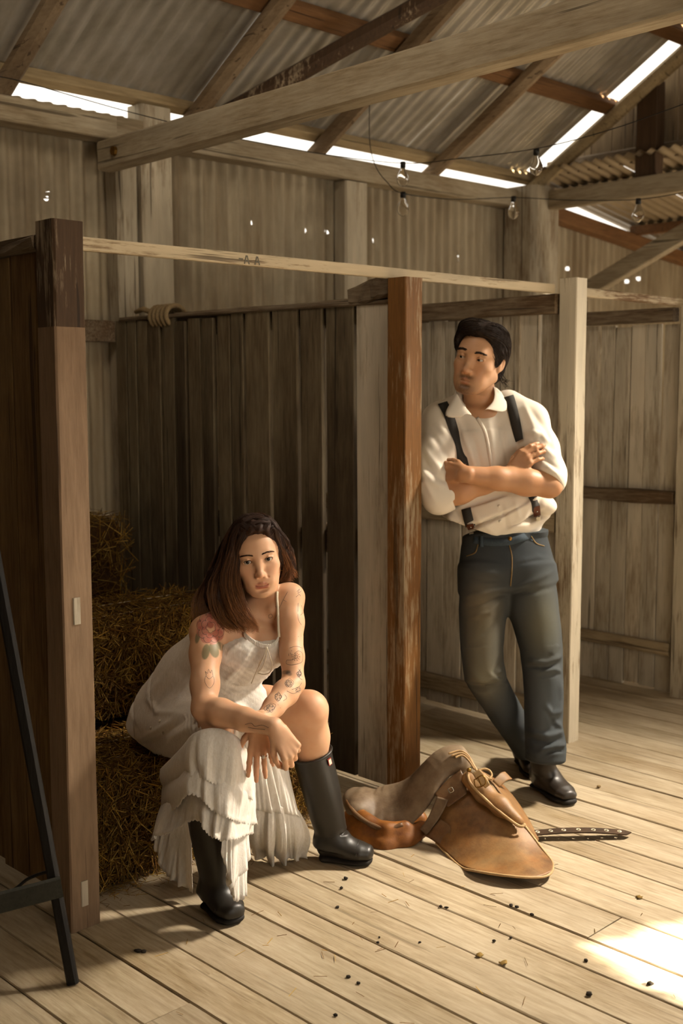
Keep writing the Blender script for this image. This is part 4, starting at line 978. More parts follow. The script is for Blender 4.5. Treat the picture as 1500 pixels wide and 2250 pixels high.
        b.half(heel+up_*.022, (0, 0, -1)); Vb, Fb = b.mesh(1); Vb = Vb+normals(Vb, Fb)*(.0018*sinnoise(Vb, 70, 2, 6))[:, None]
        o = mk(nm, Vb, Fb, M['boot_leather'], man, True, local=True)
        b2 = Vol(axis(c0[0], c1[0], .004), axis(c0[1], c1[1], .004), axis(-.012, .05, .003))
        b2.loft([(heel+d*.015+up_*.013, .040, .012), (heel+d*L*.35+up_*.013, .037, .012), (heel+d*L*.65+up_*.013, .050, .012), (heel+d*L*.88+up_*.013, .047, .012), (heel+d*L*1.0+up_*.013, .032, .012)], sd, .004, capz=.02)
        Vb, Fb = b2.mesh(1); Vb[:, 2] = np.clip(Vb[:, 2], .001, .024); mk('sole', Vb, Fb, M['sole'], o, False, local=True)
        return o
    hl = fr.loc(onfloor(1178, 1728)); tl = fr.loc(onfloor(1250, 1768)); hl[2] = tl[2] = 0
    boot(hl, tl, p(1192, 1690, 4.22), p(1194, 1640, 4.20))
    ha = p(1165, 1640, 4.50); tb = np.array(p(1178, 1690, 4.38)); tb[2] = 0; hb = tb+np.array([-.02, .20, 0])
    boot(hb, tb, hb+np.array([0, .03, .10]), np.array([ha[0], ha[1]+.01, .17]))
    # turned-up hem
    return man
M['shirt'] = plain('white cotton shirt', lin('#dcd2c2'), 0.9, 0, 900, 0.06, 0.25, 0.0006, .1)
M['strap'] = plain('charcoal elastic', lin('#33302c'), 0.8, 0, 500, 0.2, 0.2, .0006)
M['denim'] = vcol_mat('washed denim', 0.9, 0.35, 900, 0.0008, 0.1, 0.25)
M['boot_leather'] = plain('worn black boot leather', lin('#2c241c'), 0.42, 0, 40, 0.4, 0.2, .002, .5)
M['sole'] = plain('black boot sole', lin('#17120d'), 0.7, 0, 60, 0.2, 0.2)
M['brass'] = plain('brass', lin('#8c6a34'), 0.35, 1.0, 80, 0.15, 0)
import time as _t; _t0 = _t.time()
build_man(); print('man', _t.time()-_t0)
# ================================================================== THE WOMAN
def sheet(name, top, bot, waves, amp, mat, parent, nu=60, nv=22, seed=0, bulge=0.0, scallop=0.0045, ph=0.0, thick=0.0012, powr=1.3, amp0=0.1):
    """hanging gathered cloth between a top and a bottom curve (points in the figure frame)"""
    r = np.random.default_rng(seed); T = spline(top, nu); B = spline(bot, nu); u = np.linspace(0, 1, nu)
    fr_ = u*waves+0.42*np.sin(2*math.pi*u*1.7+r.uniform(0, 6)); out = []
    tan = np.gradient((T+B)/2, axis=0); tan /= np.linalg.norm(tan, axis=1)[:, None]; dn = B-T; dn /= np.linalg.norm(dn, axis=1)[:, None]; nr = np.cross(tan, dn); nr /= np.linalg.norm(nr, axis=1)[:, None]
    c = nr.mean(0); nr = nr if c[1] < 0 else -nr
    w2 = r.uniform(-.1, 1.9, size=nu); w2 = np.convolve(w2, np.ones(9)/9, 'same')
    for j in range(nv):
        v = j/(nv-1); a = amp*(amp0+(1-amp0)*v**powr)
        d = a*w2*(np.sin(2*math.pi*fr_+ph+.8*math.sin(3*v))+.30*np.sin(2*math.pi*fr_*2.1+1+2*v))
        fine = amp*.10*v*np.sin(2*math.pi*u*waves*3.7+4*v+seed)
        P = T+(B-T)*v+nr*(d+fine+bulge*math.sin(math.pi*min(1, v*1.1)))[:, None]
        if j == nv-1: P = P+dn*(scallop*np.abs(np.sin(math.pi*np.arange(nu)/4)))[:, None]
        out.append(P)
    V = np.stack(out, 1).reshape(-1, 3); o = mk(name, V, grid_faces(nu, nv), mat, parent, True, local=True)
    m = o.modifiers.new('t', 'SOLIDIFY'); m.thickness = thick; m.offset = 0
    return o
def build_woman():
    fr = Frame((2.10, 2.72, 0)); p = fr.p
    wo = fr.empty('person', label='woman in white ruffled dress and black gumboots sitting on a straw bale', cat='person')
    SK = lin('#cfa483')
    A = head_axes(math.radians(9), math.radians(-3), math.radians(-8)); H = Head(p(562, 1221, 3.45), A, .96)
    hc = H.c
    shL, elL, wrL = p(452, 1388, 3.36), p(449, 1556, 3.20), p(600, 1598, 3.075)
    shR, elR, wrR = p(637, 1313, 3.46), p(644, 1502, 3.31), p(572, 1588, 3.14)
    hip1, kn1 = p(400, 1570, 3.62), p(476, 1608, 3.22)
    hip2, kn2 = p(470, 1560, 3.70), p(677, 1560, 3.50)
    lo = np.array([-.42, -.46, .28]); hi = np.array([.30, .34, 1.13])
    v = Vol(axis(-.30, .42, .0027, [(hc[0]-.085, hc[0]+.085, .0019)]), axis(-.48, .34, .0036, [(hc[1]-.11, hc[1]+.02, .0020)]), axis(.20, 1.14, .0027, [(hc[2]-.115, hc[2]+.06, .0018)]))
    up, lw = build_head(v, H, False, mouth=.0085)
    nb = p(572, 1348, 3.475)
    v.tube([H.P(0, -.020, -.045), H.P(0, -.028, -.085), nb], [.042, .043, .048], .022)
    # torso
    ax = (shR-shL)/np.linalg.norm(shR-shL)
    tor = [(p(392, 1562, 3.68), .150, .100), (p(455, 1500, 3.58), .115, .082), (p(518, 1450, 3.50), .120, .088), (p(545, 1405, 3.455), .130, .088), (p(556, 1365, 3.45), .120, .062)]
    v.loft(tor, ax, .03)
    v.tube([nb, p(500, 1372, 3.40), shL], [.045, .044, .043], .035); v.tube([nb, p(610, 1335, 3.46), shR], [.043, .041, .041], .035)
    v.ell(p(520, 1430, 3.40), (.062, .055, .058), None, .03); v.ell(p(588, 1425, 3.42), (.058, .055, .056), None, .03)
    v.tube([p(625, 1322, 3.425), p(596, 1340, 3.415)], [.007, .006], .02)
    # arms
    v.tube([shL, shL+(elL-shL)*.3, shL+(elL-shL)*.7, elL], [.046, .044, .039, .036], .02)
    v.tube([elL, elL+(wrL-elL)*.25, elL+(wrL-elL)*.6, wrL], [.036, .039, .032, .0235], .012)
    v.tube([shR, shR+(elR-shR)*.3, shR+(elR-shR)*.7, elR], [.041, .037, .033, .032], .02)
    v.tube([elR, elR+(wrR-elR)*.25, elR+(wrR-elR)*.6, wrR], [.034, .037, .030, .0225], .012)
    # her left hand hangs, back to the viewer; her right hand curls beside it
    f2 = hand(v, wrR, (-.02, -.10, -1), (-.05, -1, .10), (-1, 0, 0), .86, ((.10, .12, .12), (.06, .10, .12), (.10, .12, .12), (.25, .3, .2)), (.10, .02, -.07, -.14), thumb=((.70, .60, -.15), (.86, .45, -.2), (.95, .25, -.25)))
    hand(v, wrL+np.array([.010, 0, -.006]), (.52, -.10, -.85), (.35, -.85, .35), (-.7, -.2, -.3), .86, ((.75, 1.0, .7), (.85, 1.1, .7), (.95, 1.15, .8), (1.0, 1.2, .8)), (.05, .0, -.04, -.08), thumb=((.80, .40, -.45), (.9, .1, -.5), (.9, -.1, -.5)))
    # legs
    v.tube([hip1, kn1], [.080, .048], .03); sh1 = p(452, 1750, 3.25); v.tube([kn1, kn1+(sh1-kn1)*.5, sh1], [.048, .042, .036], .03)
    v.tube([hip2, hip2+(kn2-hip2)*.55, kn2], [.085, .072, .055], .03); sh2 = p(690, 1690, 3.585); v.tube([kn2, kn2+(sh2-kn2)*.45, sh2], [.055, .053, .046], .03); v.ell(kn2+np.array([.008, -.012, .006]), (.044, .042, .045), None, .02)
    V, F = v.mesh(1); N = normals(V, F); C = head_colors(V, H, up, lw, SK, lin('#a85a4c'), False); P2, Z = fr.proj(V)
    facing = np.clip(-(N*fr.view(V)).sum(1)*2.5, 0, 1)
    q = H.can(V); inhead = (q[:, 2] > -.13) & (np.abs(q[:, 0]) < .1) & (q[:, 1] > -.14) & (q[:, 1] < .14)
    redden = np.exp(-((P2[:, 0]-565)/35)**2-((P2[:, 1]-1690)/50)**2)*(Z < 3.25); C = C*(1-.22*redden[:, None]*np.array([.0, .5, .6]))
    kn = np.exp(-(np.linalg.norm(V-kn2, axis=1)/.07)**2)*.3; C = C*(1-kn[:, None]*np.array([.0, .25, .3]))
    # tattoos: ink in the skin
    def ink(dist, wdt, col, a, sel): w_ = np.clip(1.4-dist/wdt, 0, 1)*a*facing*sel; C[:] = C*(1-w_[:, None])+np.array(col)*w_[:, None]
    def fill(cx, cy, rx, ry, col, a, sel, rot=0.0, ring=True):
        dx, dy = P2[:, 0]-cx, P2[:, 1]-cy; c_, s_ = math.cos(rot), math.sin(rot); x_, y_ = (dx*c_+dy*s_)/rx, (-dx*s_+dy*c_)/ry
        rr_ = np.sqrt(x_*x_+y_*y_); w_ = np.clip((1.05-rr_)*min(rx, ry)/1.5, 0, 1)*a*facing*sel; C[:] = C*(1-w_[:, None])+np.array(col)*w_[:, None]
        if ring: tl.append([(cx+rx*math.cos(t)*math.cos(rot)-ry*math.sin(t)*math.sin(rot), cy+rx*math.cos(t)*math.sin(rot)+ry*math.sin(t)*math.cos(rot)) for t in np.linspace(0, 6.2, 13)])
    def line(pts, sel, wdt=1.3, a=.75, col=None):
        tl.append(pts); return
        pts = np.array(pts, float); d = np.full(len(P2), 1e9)
        for i in range(len(pts)-1): d = np.minimum(d, seg_dist(P2, pts[i], pts[i+1])[0])
        ink(d, wdt, INK if col is None else col, a, sel)
    INK = lin('#3b3a37'); tl = []
    dL = np.minimum(seg_dist(V, shL, elL)[0], seg_dist(V, elL, wrL)[0]); dR = np.minimum(seg_dist(V, shR, elR)[0], seg_dist(V, elR, wrR)[0])
    sL = ((dL < .062) & (dL < dR) & ~inhead).astype(float); sR = ((dR < .058) & (dR < dL) & ~inhead).astype(float)
    PK, PK2, GR = lin('#a5584c'), lin('#b97464'), lin('#666a4e')
    for (cx, cy, rx, ry, ro) in ((452, 1432, 11, 19, .2), (470, 1428, 13, 19, -.3), (484, 1420, 9, 13, -.7), (434, 1400, 7, 16, .2), (478, 1318, 9, 12, .6)): fill(cx, cy, rx*.8, ry*.95, GR, .8, sL, ro, False); tl.append([(cx-ry*.9*math.sin(-ro), cy-ry*.9*math.cos(ro)), (cx+ry*.9*math.sin(-ro), cy+ry*.9*math.cos(ro))])
    for k_ in range(9): a_ = k_*.7; fill(463+20*math.cos(a_), 1380+24*math.sin(a_), 13, 13, PK if k_ % 2 else PK2, .75, sL, 0, False)
    for k_ in range(5): a_ = k_*1.26; fill(468+10*math.cos(a_), 1338+9*math.sin(a_), 8, 8, PK, .6, sL, 0, False)
    fill(462, 1374, 8, 7, lin('#8e4038'), .8, sL, 0, False)
    for rg, n_, pr in ((27, 9, 10), (17, 7, 8), (8, 5, 5)):
        for k_ in range(n_):
            a_ = 6.283*k_/n_+rg; cx, cy = 463+rg*.78*math.cos(a_), 1378+rg*.9*math.sin(a_)
            tl.append([(cx+pr*math.cos(t), cy+pr*1.1*math.sin(t)) for t in np.linspace(a_-1.45, a_+1.45, 9)])
    for k_ in range(5): a_ = 6.283*k_/5; cx, cy = 468+9*math.cos(a_), 1338+8*math.sin(a_); tl.append([(cx+6*math.cos(t), cy+6*math.sin(t)) for t in np.linspace(a_-1.4, a_+1.4, 7)])
    line([(452, 1485), (450, 1498), (460, 1512), (470, 1500), (468, 1486), (460, 1492), (452, 1485)], sL, 1.0, .6)
    for pts in ([(453, 1484), (451, 1475), (456, 1480), (458, 1470), (462, 1479), (465, 1472), (468, 1485)],): line(pts, sL, 1.0, .6)
    line([(538, 1592), (552, 1589), (560, 1596), (575, 1593), (590, 1599)], sL, 1.0, .55); line([(545, 1598), (560, 1601), (582, 1603)], sL, .9, .5)
    rt = [[(652, 1300), (658, 1294), (654, 1304), (662, 1298)], [(650, 1312), (657, 1306), (660, 1310)], [(655, 1325), (655, 1360), (666, 1378)], [(662, 1330), (665, 1345), (660, 1352)], [(654, 1395), (666, 1392)], [(655, 1399), (662, 1398)],
          [(630, 1450), (629, 1458), (640, 1461), (656, 1458), (664, 1452), (664, 1436), (655, 1430), (648, 1437), (650, 1446), (640, 1450), (630, 1450)], [(636, 1424), (650, 1420), (664, 1424)], [(640, 1430), (652, 1426)], [(634, 1436), (634, 1441)], [(638, 1434), (641, 1440)],
          [(655, 1470), (662, 1478), (657, 1488), (664, 1494)], [(660, 1470), (655, 1480), (664, 1486)], [(636, 1490), (628, 1500), (637, 1510), (645, 1500), (636, 1490)], [(641, 1515), (655, 1510), (663, 1500)], [(630, 1518), (645, 1524), (660, 1515)],
          [(612, 1520), (604, 1530), (610, 1541), (618, 1532), (612, 1520)], [(607, 1526), (615, 1536)], [(625, 1526), (630, 1534), (622, 1540)], [(590, 1548), (580, 1556), (586, 1566), (598, 1560), (606, 1550), (596, 1545), (590, 1548)], [(588, 1552), (596, 1562)], [(582, 1562), (592, 1550)], [(610, 1548), (616, 1556)]]
    for L in rt: line(L, sR, 1.2, .75)
    for (cx, cy, rx, ry, ro) in ((628, 1477, 12, 5, -.15), (634, 1480, 8, 5, .4), (657, 1482, 5, 8, .3)): fill(cx, cy, rx, ry, lin('#3d3c38'), .6, sR, ro, False)
    for (cx, cy, rx, ry, ro) in ((633, 1500, 9, 9, 0), (611, 1531, 7, 9, 0), (594, 1556, 11, 8, -.5), (655, 1516, 6, 9, .6)): fill(cx, cy, rx, ry, lin('#8b7a68'), .45, sR, ro, False)
    chest = ((~inhead) & (P2[:, 1] > 1275) & (P2[:, 1] < 1385) & (P2[:, 0] > 575) & (P2[:, 0] < 640)).astype(float)
    line([(632, 1300), (622, 1318), (612, 1340), (603, 1362)], chest, 1.2, .6); line([(622, 1318), (630, 1322)], chest, 1., .5); line([(612, 1340), (605, 1332)], chest, 1., .5); line([(590, 1352), (596, 1349), (598, 1356), (591, 1358), (590, 1352)], chest, 1.2, .55)
    body = mk('body', V, F, M['skin'], wo, True, local=True, cols=C); sf = Surf(V, F, fr)
    # finer drawing for the line tattoos: sun over a hand, sprigs, petals
    for k_ in range(10): a_ = k_*.63; tl.append([(650+6*math.cos(a_), 1443+6*math.sin(a_)), (650+9.5*math.cos(a_), 1443+9.5*math.sin(a_))])
    tl.append([(650+4*math.cos(t), 1443+4*math.sin(t)) for t in np.linspace(0, 6.28, 9)])
    for cx, cy, r_, n_ in ((611, 1531, 8, 5), (594, 1556, 9, 5), (634, 1502, 8, 6), (655, 1515, 6, 5), (657, 1480, 6, 4)):
        for k_ in range(n_): a_ = 6.28*k_/n_; mx, my = cx+r_*.55*math.cos(a_), cy+r_*.55*math.sin(a_); tl.append([(mx+r_*.45*math.cos(t), my+r_*.45*math.sin(t)) for t in np.linspace(a_-2.4, a_+2.4, 7)])
    tm = MB()
    for pts in tl:
        q_ = np.array(pts, float); q_ = spline(q_, max(4, len(q_)*2)) if len(q_) > 2 else q_; P_, N_ = [], []
        for a_ in q_:
            h, n = sf.at(a_[0], a_[1], .0001)
            if h is not None and (not P_ or np.linalg.norm(h-P_[-1]) < .03): P_.append(h); N_.append(n)
        if len(P_) > 1: tm.add(*ribbon(P_, N_, .0011, .00025, len(P_)*2))
    mk('tattoo_lines', tm.V, tm.F, M['ink_skin'], wo, True, local=True, kind='stuff', label='fine grey tattoo line work')
    for x in (-1, 1): make_eye('eye', H, x, (-.02, .04), (.018, .010, .006), wo, M['eye'])
    # brows and lashes
    M['hair_w'] = hair_mat('auburn hair', lin('#20110a'), lin('#38200f')); M['brow_w'] = hair_mat('brow hair', lin('#2a170c'), lin('#452a18'))
    rr = random.Random(9)
    for nm, x in (('eyebrow', -1), ('eyebrow', 1)):
        bm = MB()
        for i in range(80):
            t = i/79; b0 = H.P(x*(.013+.036*t), .12, .0195+.0062*math.sin(2.3*t+.1)-.003*t+rr.uniform(-.0020, .0020)); h = sf.t.ray_cast(Vector(b0), Vector(-A[1]))
            if h[0] is None: continue
            b = np.array(h[0]); n = np.array(h[1]); d = A[0]*x*.95+A[2]*.30*(1-1.8*t); L = .0065
            bm.add(*tube_geo([b-n*.0004, b+d*L*.5+n*.0008, b+d*L+n*.0002], [.0007, .0006, .0002], 3))
        mk(nm, bm.V, bm.F, M['brow_w'], wo, True, local=True, kind='stuff')
    for x in (-1, 1):
        pts = []
        for t in np.linspace(-1, 1, 9):
            pts.append(H.P(x*.0330+.0128*t, .0690+.0150*math.sqrt(max(.05, 1-(t*.78)**2)), .0052*math.sqrt(max(0, 1-t*t))+.0006))
        mk('lash_line', *tube_geo(pts, [.0004, .0009, .0011, .0012, .0012, .0012, .0011, .0009, .0004], 5), M['brow_w'], wo, True, local=True)
    # ---------------- hair
    hv = Vol(axis(hc[0]-.16, hc[0]+.13, .003), axis(hc[1]-.17, hc[1]+.15, .003), axis(hc[2]-.22, hc[2]+.15, .003))
    hv.ell(H.P(0, -.018, .036), np.array([.081, .101, .092])*H.s, A, .001)
    hv.ell(H.P(.012, .02, .092), np.array([.060, .060, .030])*H.s, A, .03)
    hv.ell(H.P(-.066, -.010, -.01), np.array([.030, .060, .085])*H.s, A, .03); hv.ell(H.P(.068, -.030, .00), np.array([.026, .050, .080])*H.s, A, .03)
    hv.tube([p(512, 1215, 3.47), p(496, 1275, 3.44), p(492, 1330, 3.40), p(505, 1362, 3.375)], [.030, .036, .036, .020], .03)
    hv.tube([p(476, 1270, 3.46), p(468, 1310, 3.43)], [.028, .030], .03)
    hv.tube([p(628, 1215, 3.50), p(632, 1250, 3.50), p(624, 1272, 3.49)], [.022, .020, .010], .02)
    hv.box(H.P(.006, .118, -.022), np.array([.0585, .072, .111])*H.s, A, .045*H.s, .008, 's')
    hv.tube([H.P(.02, .09, -.02), H.P(.0, .10, -.10)], [.050, .050], .008, 's')
    HV, HF = hv.mesh(2); HN = normals(HV, HF); qq = H.can(HV); HV = HV+HN*(.0016*np.sin(qq[:, 0]*230+5*np.sin(qq[:, 2]*24)))[:, None]
    hair = mk('hair', HV, HF, M['hair_w'], wo, True, local=True); hs = Surf(HV, HF, fr)
    st = []
    def guide(pts, n, jit, lift, clump=16):
        for i in range(n):
            if i % clump == 0: ca, cb, cl, cx = rr.uniform(-1, 1), rr.uniform(-1, 1), rr.uniform(.0, .6), rr.uniform(-.014, .014)
            a, b = ca+rr.uniform(-.45, .45), cb+rr.uniform(-.45, .45); o = []
            for k, g in enumerate(pts):
                f = .35+.65*k/(len(pts)-1); o.append(np.array(g)+np.array([a*jit*f+rr.uniform(-1, 1)*.0022, b*jit*f*.8, rr.uniform(-1, 1)*.0022]))
            for k in range(min(4, len(o))):
                w_, n_ = hs.near(o[k]); g_ = np.linalg.norm(w_-o[k])
                if g_ < .028: o[k] = w_+n_*rr.uniform(.0008, .0048)
            e = np.array(pts[-1])-np.array(pts[-2]); o.append(o[-1]+e*(cl+rr.uniform(-.08, .1))+np.array([cx, 0, 0])); st.append(spline(o, 16))
    G1 = [p(588, 1146, 3.40), p(550, 1140, 3.40), p(520, 1165, 3.39), p(506, 1215, 3.39), p(500, 1275, 3.375), p(512, 1330, 3.345), p(535, 1362, 3.345)]
    G2 = [p(585, 1143, 3.43), p(545, 1136, 3.43), p(508, 1172, 3.43), p(488, 1230, 3.43), p(478, 1290, 3.40), p(490, 1345, 3.36), p(515, 1374, 3.345)]
    G3 = [p(580, 1141, 3.46), p(535, 1142, 3.48), p(498, 1190, 3.48), p(470, 1255, 3.47), p(450, 1310, 3.44), p(452, 1345, 3.40)]
    G4 = [p(586, 1152, 3.385), p(560, 1150, 3.375), p(533, 1178, 3.375), p(521, 1225, 3.385), p(520, 1275, 3.375), p(535, 1330, 3.355), p(552, 1366, 3.36)]
    for g, n_, j_ in ((G1, 520, .022), (G2, 600, .028), (G3, 460, .028), (G4, 240, .011)): guide(g, n_, j_, 0)
    R1 = [p(590, 1146, 3.40), p(612, 1156, 3.40), p(628, 1188, 3.42), p(636, 1225, 3.45), p(632, 1255, 3.47), p(628, 1272, 3.47)]
    R2 = [p(590, 1141, 3.44), p(618, 1152, 3.45), p(638, 1192, 3.48), p(645, 1228, 3.50), p(638, 1255, 3.51)]
    R3 = [p(598, 1160, 3.385), p(612, 1166, 3.39), p(620, 1186, 3.41), p(628, 1212, 3.435), p(634, 1245, 3.46)]
    for g, n_, j_ in ((R1, 320, .012), (R2, 340, .014), (R3, 220, .007)): guide(g, n_, j_, 0, 6)
    T1 = [p(592, 1148, 3.40), p(588, 1135, 3.42), p(575, 1131, 3.46), p(555, 1145, 3.52)]; guide(T1, 80, .022, 0, 5)
    nl_ = len(st)
    def flow(x, y, z):
        if z > .060 and y > .045: return ((-.5 if x < .016 else .5), -.5, .55-9*max(0, z-.09))
        return (-.8 if x < .016 else .7, -.15, .1-9*max(0, .085-z)-5*max(0, abs(x)-.05))
    caps_ = [np.concatenate([q_, q_[-1:].repeat(6, 0)+np.linspace(0, .0001, 6)[:, None]]) for q_ in cap_locks(HV, hs, H, 1500, flow, 7, .012, .0034, -.02, rr)]
    rs = np.random.default_rng(4)
    for i_, q_ in enumerate(st):
        t_ = np.linspace(0, 1, len(q_)); am = (.0045+.003*math.sin(i_//16*2.1))*t_**1.2; ph_ = (i_//16)*1.9; q_ += np.stack([am*np.sin(9*t_+ph_), am*np.cos(8*t_+ph_*1.7), 0*t_], 1)
    st += caps_
    m = strands(st, .00075); lv = np.array(m.V); per = 16*4; tt = (np.arange(len(lv)) % per)/per; who = np.repeat(rs.uniform(0, 1, len(st)), per)[:len(lv)]
    tt[nl_*per:] *= .45; mixw = np.clip(tt*1.5-.55+.6*(who-.5), 0, 1)[:, None]; hc_ = np.array(lin('#341e11'))*(1-mixw)+np.array(lin('#96643a'))*mixw; hc_ *= (.8+.4*who)[:, None]
    mk('hair_locks', m.V, m.F, M['hair_v'], hair, True, local=True, kind='stuff', cols=hc_)
    # earring
    e = H.P(.074, .002, -.052); pts = [e+H.s*.0085*(math.cos(t)*(.4*A[1]+.9*A[0])+math.sin(t)*A[2]) for t in np.linspace(0, 6.2, 16)]
    mk('earring', *tube_geo(pts, .0014, 6), M['gold'], wo, True, local=True)
    # ring on the third finger
    ch = f2[2][0]; c0, c1 = ch[0], ch[1]; rc = c0+(c1-c0)*.45; ax_ = (c1-c0)/np.linalg.norm(c1-c0); s_ = np.cross(ax_, [0, 1., 0]); s_ /= np.linalg.norm(s_); w_ = np.cross(ax_, s_)
    ring = mk('ring', *tube_geo([rc+.0082*(math.cos(t)*s_+math.sin(t)*w_) for t in np.linspace(0, 6.28, 18)], .0012, 6), M['gold'], wo, True, local=True)
    g = rc+np.array([0, -.0092, 0]); gm = MB()
    for k_ in range(6): a_ = k_*1.047; c_ = g+.0042*(math.cos(a_)*s_+math.sin(a_)*ax_); gm.add(*tube_geo([c_, c_+np.array([0, -.0022, 0])], [.002, .0008], 6))
    gm.add(*tube_geo([g, g+np.array([0, -.004, 0])], [.0032, .001], 8)); mk('gem_cluster', gm.V, gm.F, M['gem'], ring, False, local=True)
    # ---------------- dress: bodice and lap
    D = Vol(axis(-.48, .30, .0042), axis(-.46, .36, .0042), axis(.26, .92, .0042))
    D.loft([(p(392, 1590, 3.70), .170, .115), (p(397, 1562, 3.68), .160, .118), (p(420, 1525, 3.63), .145, .105), (p(455, 1497, 3.58), .126, .094), (p(518, 1450, 3.50), .132, .100), (p(545, 1408, 3.455), .138, .098)], ax, .03)
    D.ell(p(520, 1432, 3.395), (.068, .062, .064), None, .03); D.ell(p(588, 1428, 3.415), (.060, .060, .060), None, .03)
    D.ell(p(360, 1585, 3.68), (.085, .11, .085), None, .06); D.tube([p(468, 1425, 3.50), p(428, 1488, 3.58), p(392, 1548, 3.66)], [.088, .105, .115], .05)
    D.loft([(p(375, 1590, 3.62), .100, .105), (p(425, 1606, 3.42), .088, .094), (p(474, 1604, 3.23), .066, .058), (p(478, 1622, 3.22), .058, .052)], (1, 0, .2), .04)
    D.tube([p(440, 1560, 3.66), p(520, 1555, 3.62)], [.095, .082], .05)
    D.tube([p(480, 1560, 3.52), p(545, 1590, 3.38)], [.055, .030], .05); D.tube([p(500, 1548, 3.60), p(543, 1550, 3.545)], [.09, .074], .03)
    # neckline, armhole and back
    D.half(p(556, 1374, 3.44), tuple((np.array(p(560, 1340, 3.42))-p(540, 1440, 3.47))))
    D.cap(p(590, 1320, 3.38), p(577, 1376, 3.345), .055, .052, .008, 's'); D.cap(p(590, 1320, 3.40), p(577, 1370, 3.39), .055, .050, .008, 's')
    D.tube([p(440, 1330, 3.33), p(428, 1400, 3.36), p(432, 1440, 3.34)], [.058, .056, .044], .008, 's'); D.tube([shR, p(640, 1400, 3.42)], [.055, .046], .008, 's')
    DV, DF = D.mesh(1)
    Fo = [([(560, 1415), (520, 1470), (490, 1500)], 6, .005), ([(575, 1420), (545, 1470), (500, 1520)], 6, -.004), ([(590, 1425), (570, 1475), (530, 1510)], 6, .005), ([(540, 1412), (500, 1450)], 5, -.004), ([(600, 1425), (590, 1470)], 5, -.004), ([(530, 1410), (500, 1435)], 5, .004),
          ([(405, 1560), (370, 1590), (310, 1625)], 7, .008), ([(420, 1570), (370, 1605), (300, 1645)], 6, -.007), ([(430, 1590), (380, 1620), (330, 1665)], 7, .007), ([(350, 1500), (330, 1540), (345, 1565), (410, 1568)], 7, .007), ([(400, 1430), (350, 1500), (310, 1540)], 8, .004), ([(415, 1470), (370, 1520), (330, 1570)], 7, -.005), ([(415, 1500), (385, 1540)], 6, .004), ([(440, 1620), (390, 1650), (350, 1680)], 7, .006)]+\
         [([(405+i*8, 1562+abs(i-7)*1.2), (409+i*8, 1590), (412+i*8, 1620)], 2.4, .0055) for i in range(17)]
    DV = folds(DV, DF, fr, Fo); DN = normals(DV, DF); P2, _ = fr.proj(DV)
    ruch = np.sin((P2[:, 0]*.55-P2[:, 1]*.85)*.55+1.6*sinnoise(DV, 60, 5)); up_ = np.clip((1560-P2[:, 1])/60, 0, 1)
    DV = DV+DN*(((.0006*ruch*up_*np.clip((P2[:, 0]-420)/40, 0, 1))+.0016*sinnoise(DV, 70, 12, 7)))[:, None]
    dress = mk('dress', DV, DF, M['muslin'], wo, True, local=True); ds = Surf(DV, DF, fr)
    # neckline frill, drawstring and straps
    def onto(pts, lift=.002, s=ds):
        P_, N_ = [], []
        for a in pts:
            h, n = s.at(*a, lift)
            if h is not None: P_.append(h); N_.append(n)
        return P_, N_
    nk = [p(536, 1392, 3.352), p(548, 1402, 3.345), p(562, 1412, 3.345), p(578, 1418, 3.345), p(594, 1418, 3.352), p(606, 1410, 3.36), p(613, 1398, 3.375)]
    nlow = [q_+np.array([0, -.003, -.008]) for q_ in nk]; nup = [q_+np.array([0, -.001, .005]) for q_ in nk]
    sheet('neck_frill', nup, nlow, 31, .0009, M['muslin'], dress, 200, 6, 4, amp0=.9, scallop=.001)
    def cord(nm, pts, r=.0017): return mk(nm, *tube_geo(spline(pts, 22), r, 6), M['cord'], dress, True, local=True)
    b = p(586, 1422, 3.335)
    cord('drawstring_bow', [b, p(580, 1440, 3.33), p(570, 1458, 3.33), p(566, 1475, 3.335), p(575, 1468, 3.33), p(584, 1445, 3.325), b])
    cord('drawstring_bow', [b, p(592, 1440, 3.325), p(598, 1462, 3.33), p(592, 1478, 3.335), p(578, 1482, 3.335), p(566, 1478, 3.335)])
    cord('drawstring', [b, p(578, 1446, 3.325), p(562, 1478, 3.33), p(552, 1502, 3.34)])
    cord('drawstring', nk, .0024)
    for q_, e_ in (([(607, 1300), (609, 1318), (611, 1340), (613, 1362), (614, 1382)], p(613, 1400, 3.37)), ([(541, 1350), (539, 1368), (538, 1382)], p(537, 1394, 3.352))):
        P_, N_ = onto(q_, .0035, sf); P_ = P_+[e_]; cord('shoulder_strap', P_, .0042)
    # waist-seam buttons on the hip
    for a in ((352, 1585), (360, 1610), (332, 1600)):
        h, n = ds.at(*a, .001)
        if h is not None: mk('button', *tube_geo([h, h+n*.003], [.005, .0045], 10), M['cord'], dress, True, local=True)
    # ---------------- skirt flounces over her right knee
    sheet('flounce', [p(352, 1690, 3.42), p(392, 1650, 3.24), p(428, 1610, 3.155), p(476, 1600, 3.14), p(520, 1618, 3.14), p(545, 1655, 3.22), p(548, 1690, 3.34)],
          [p(368, 1742, 3.40), p(396, 1728, 3.24), p(430, 1705, 3.125), p(470, 1720, 3.105), p(515, 1745, 3.115), p(550, 1755, 3.20), p(553, 1760, 3.34)], 4.2, .008, M['muslin'], dress, 170, 20, 1, .008)
    sheet('flounce', [p(366, 1700, 3.41), p(396, 1690, 3.25), p(430, 1680, 3.15), p(470, 1690, 3.13), p(510, 1700, 3.135), p(545, 1710, 3.215), p(548, 1715, 3.34)],
          [p(352, 1790, 3.39), p(376, 1775, 3.23), p(425, 1745, 3.115), p(468, 1780, 3.09), p(512, 1800, 3.10), p(550, 1808, 3.19), p(556, 1810, 3.34)], 4.6, .010, M['muslin'], dress, 170, 18, 2, .008, ph=1.)
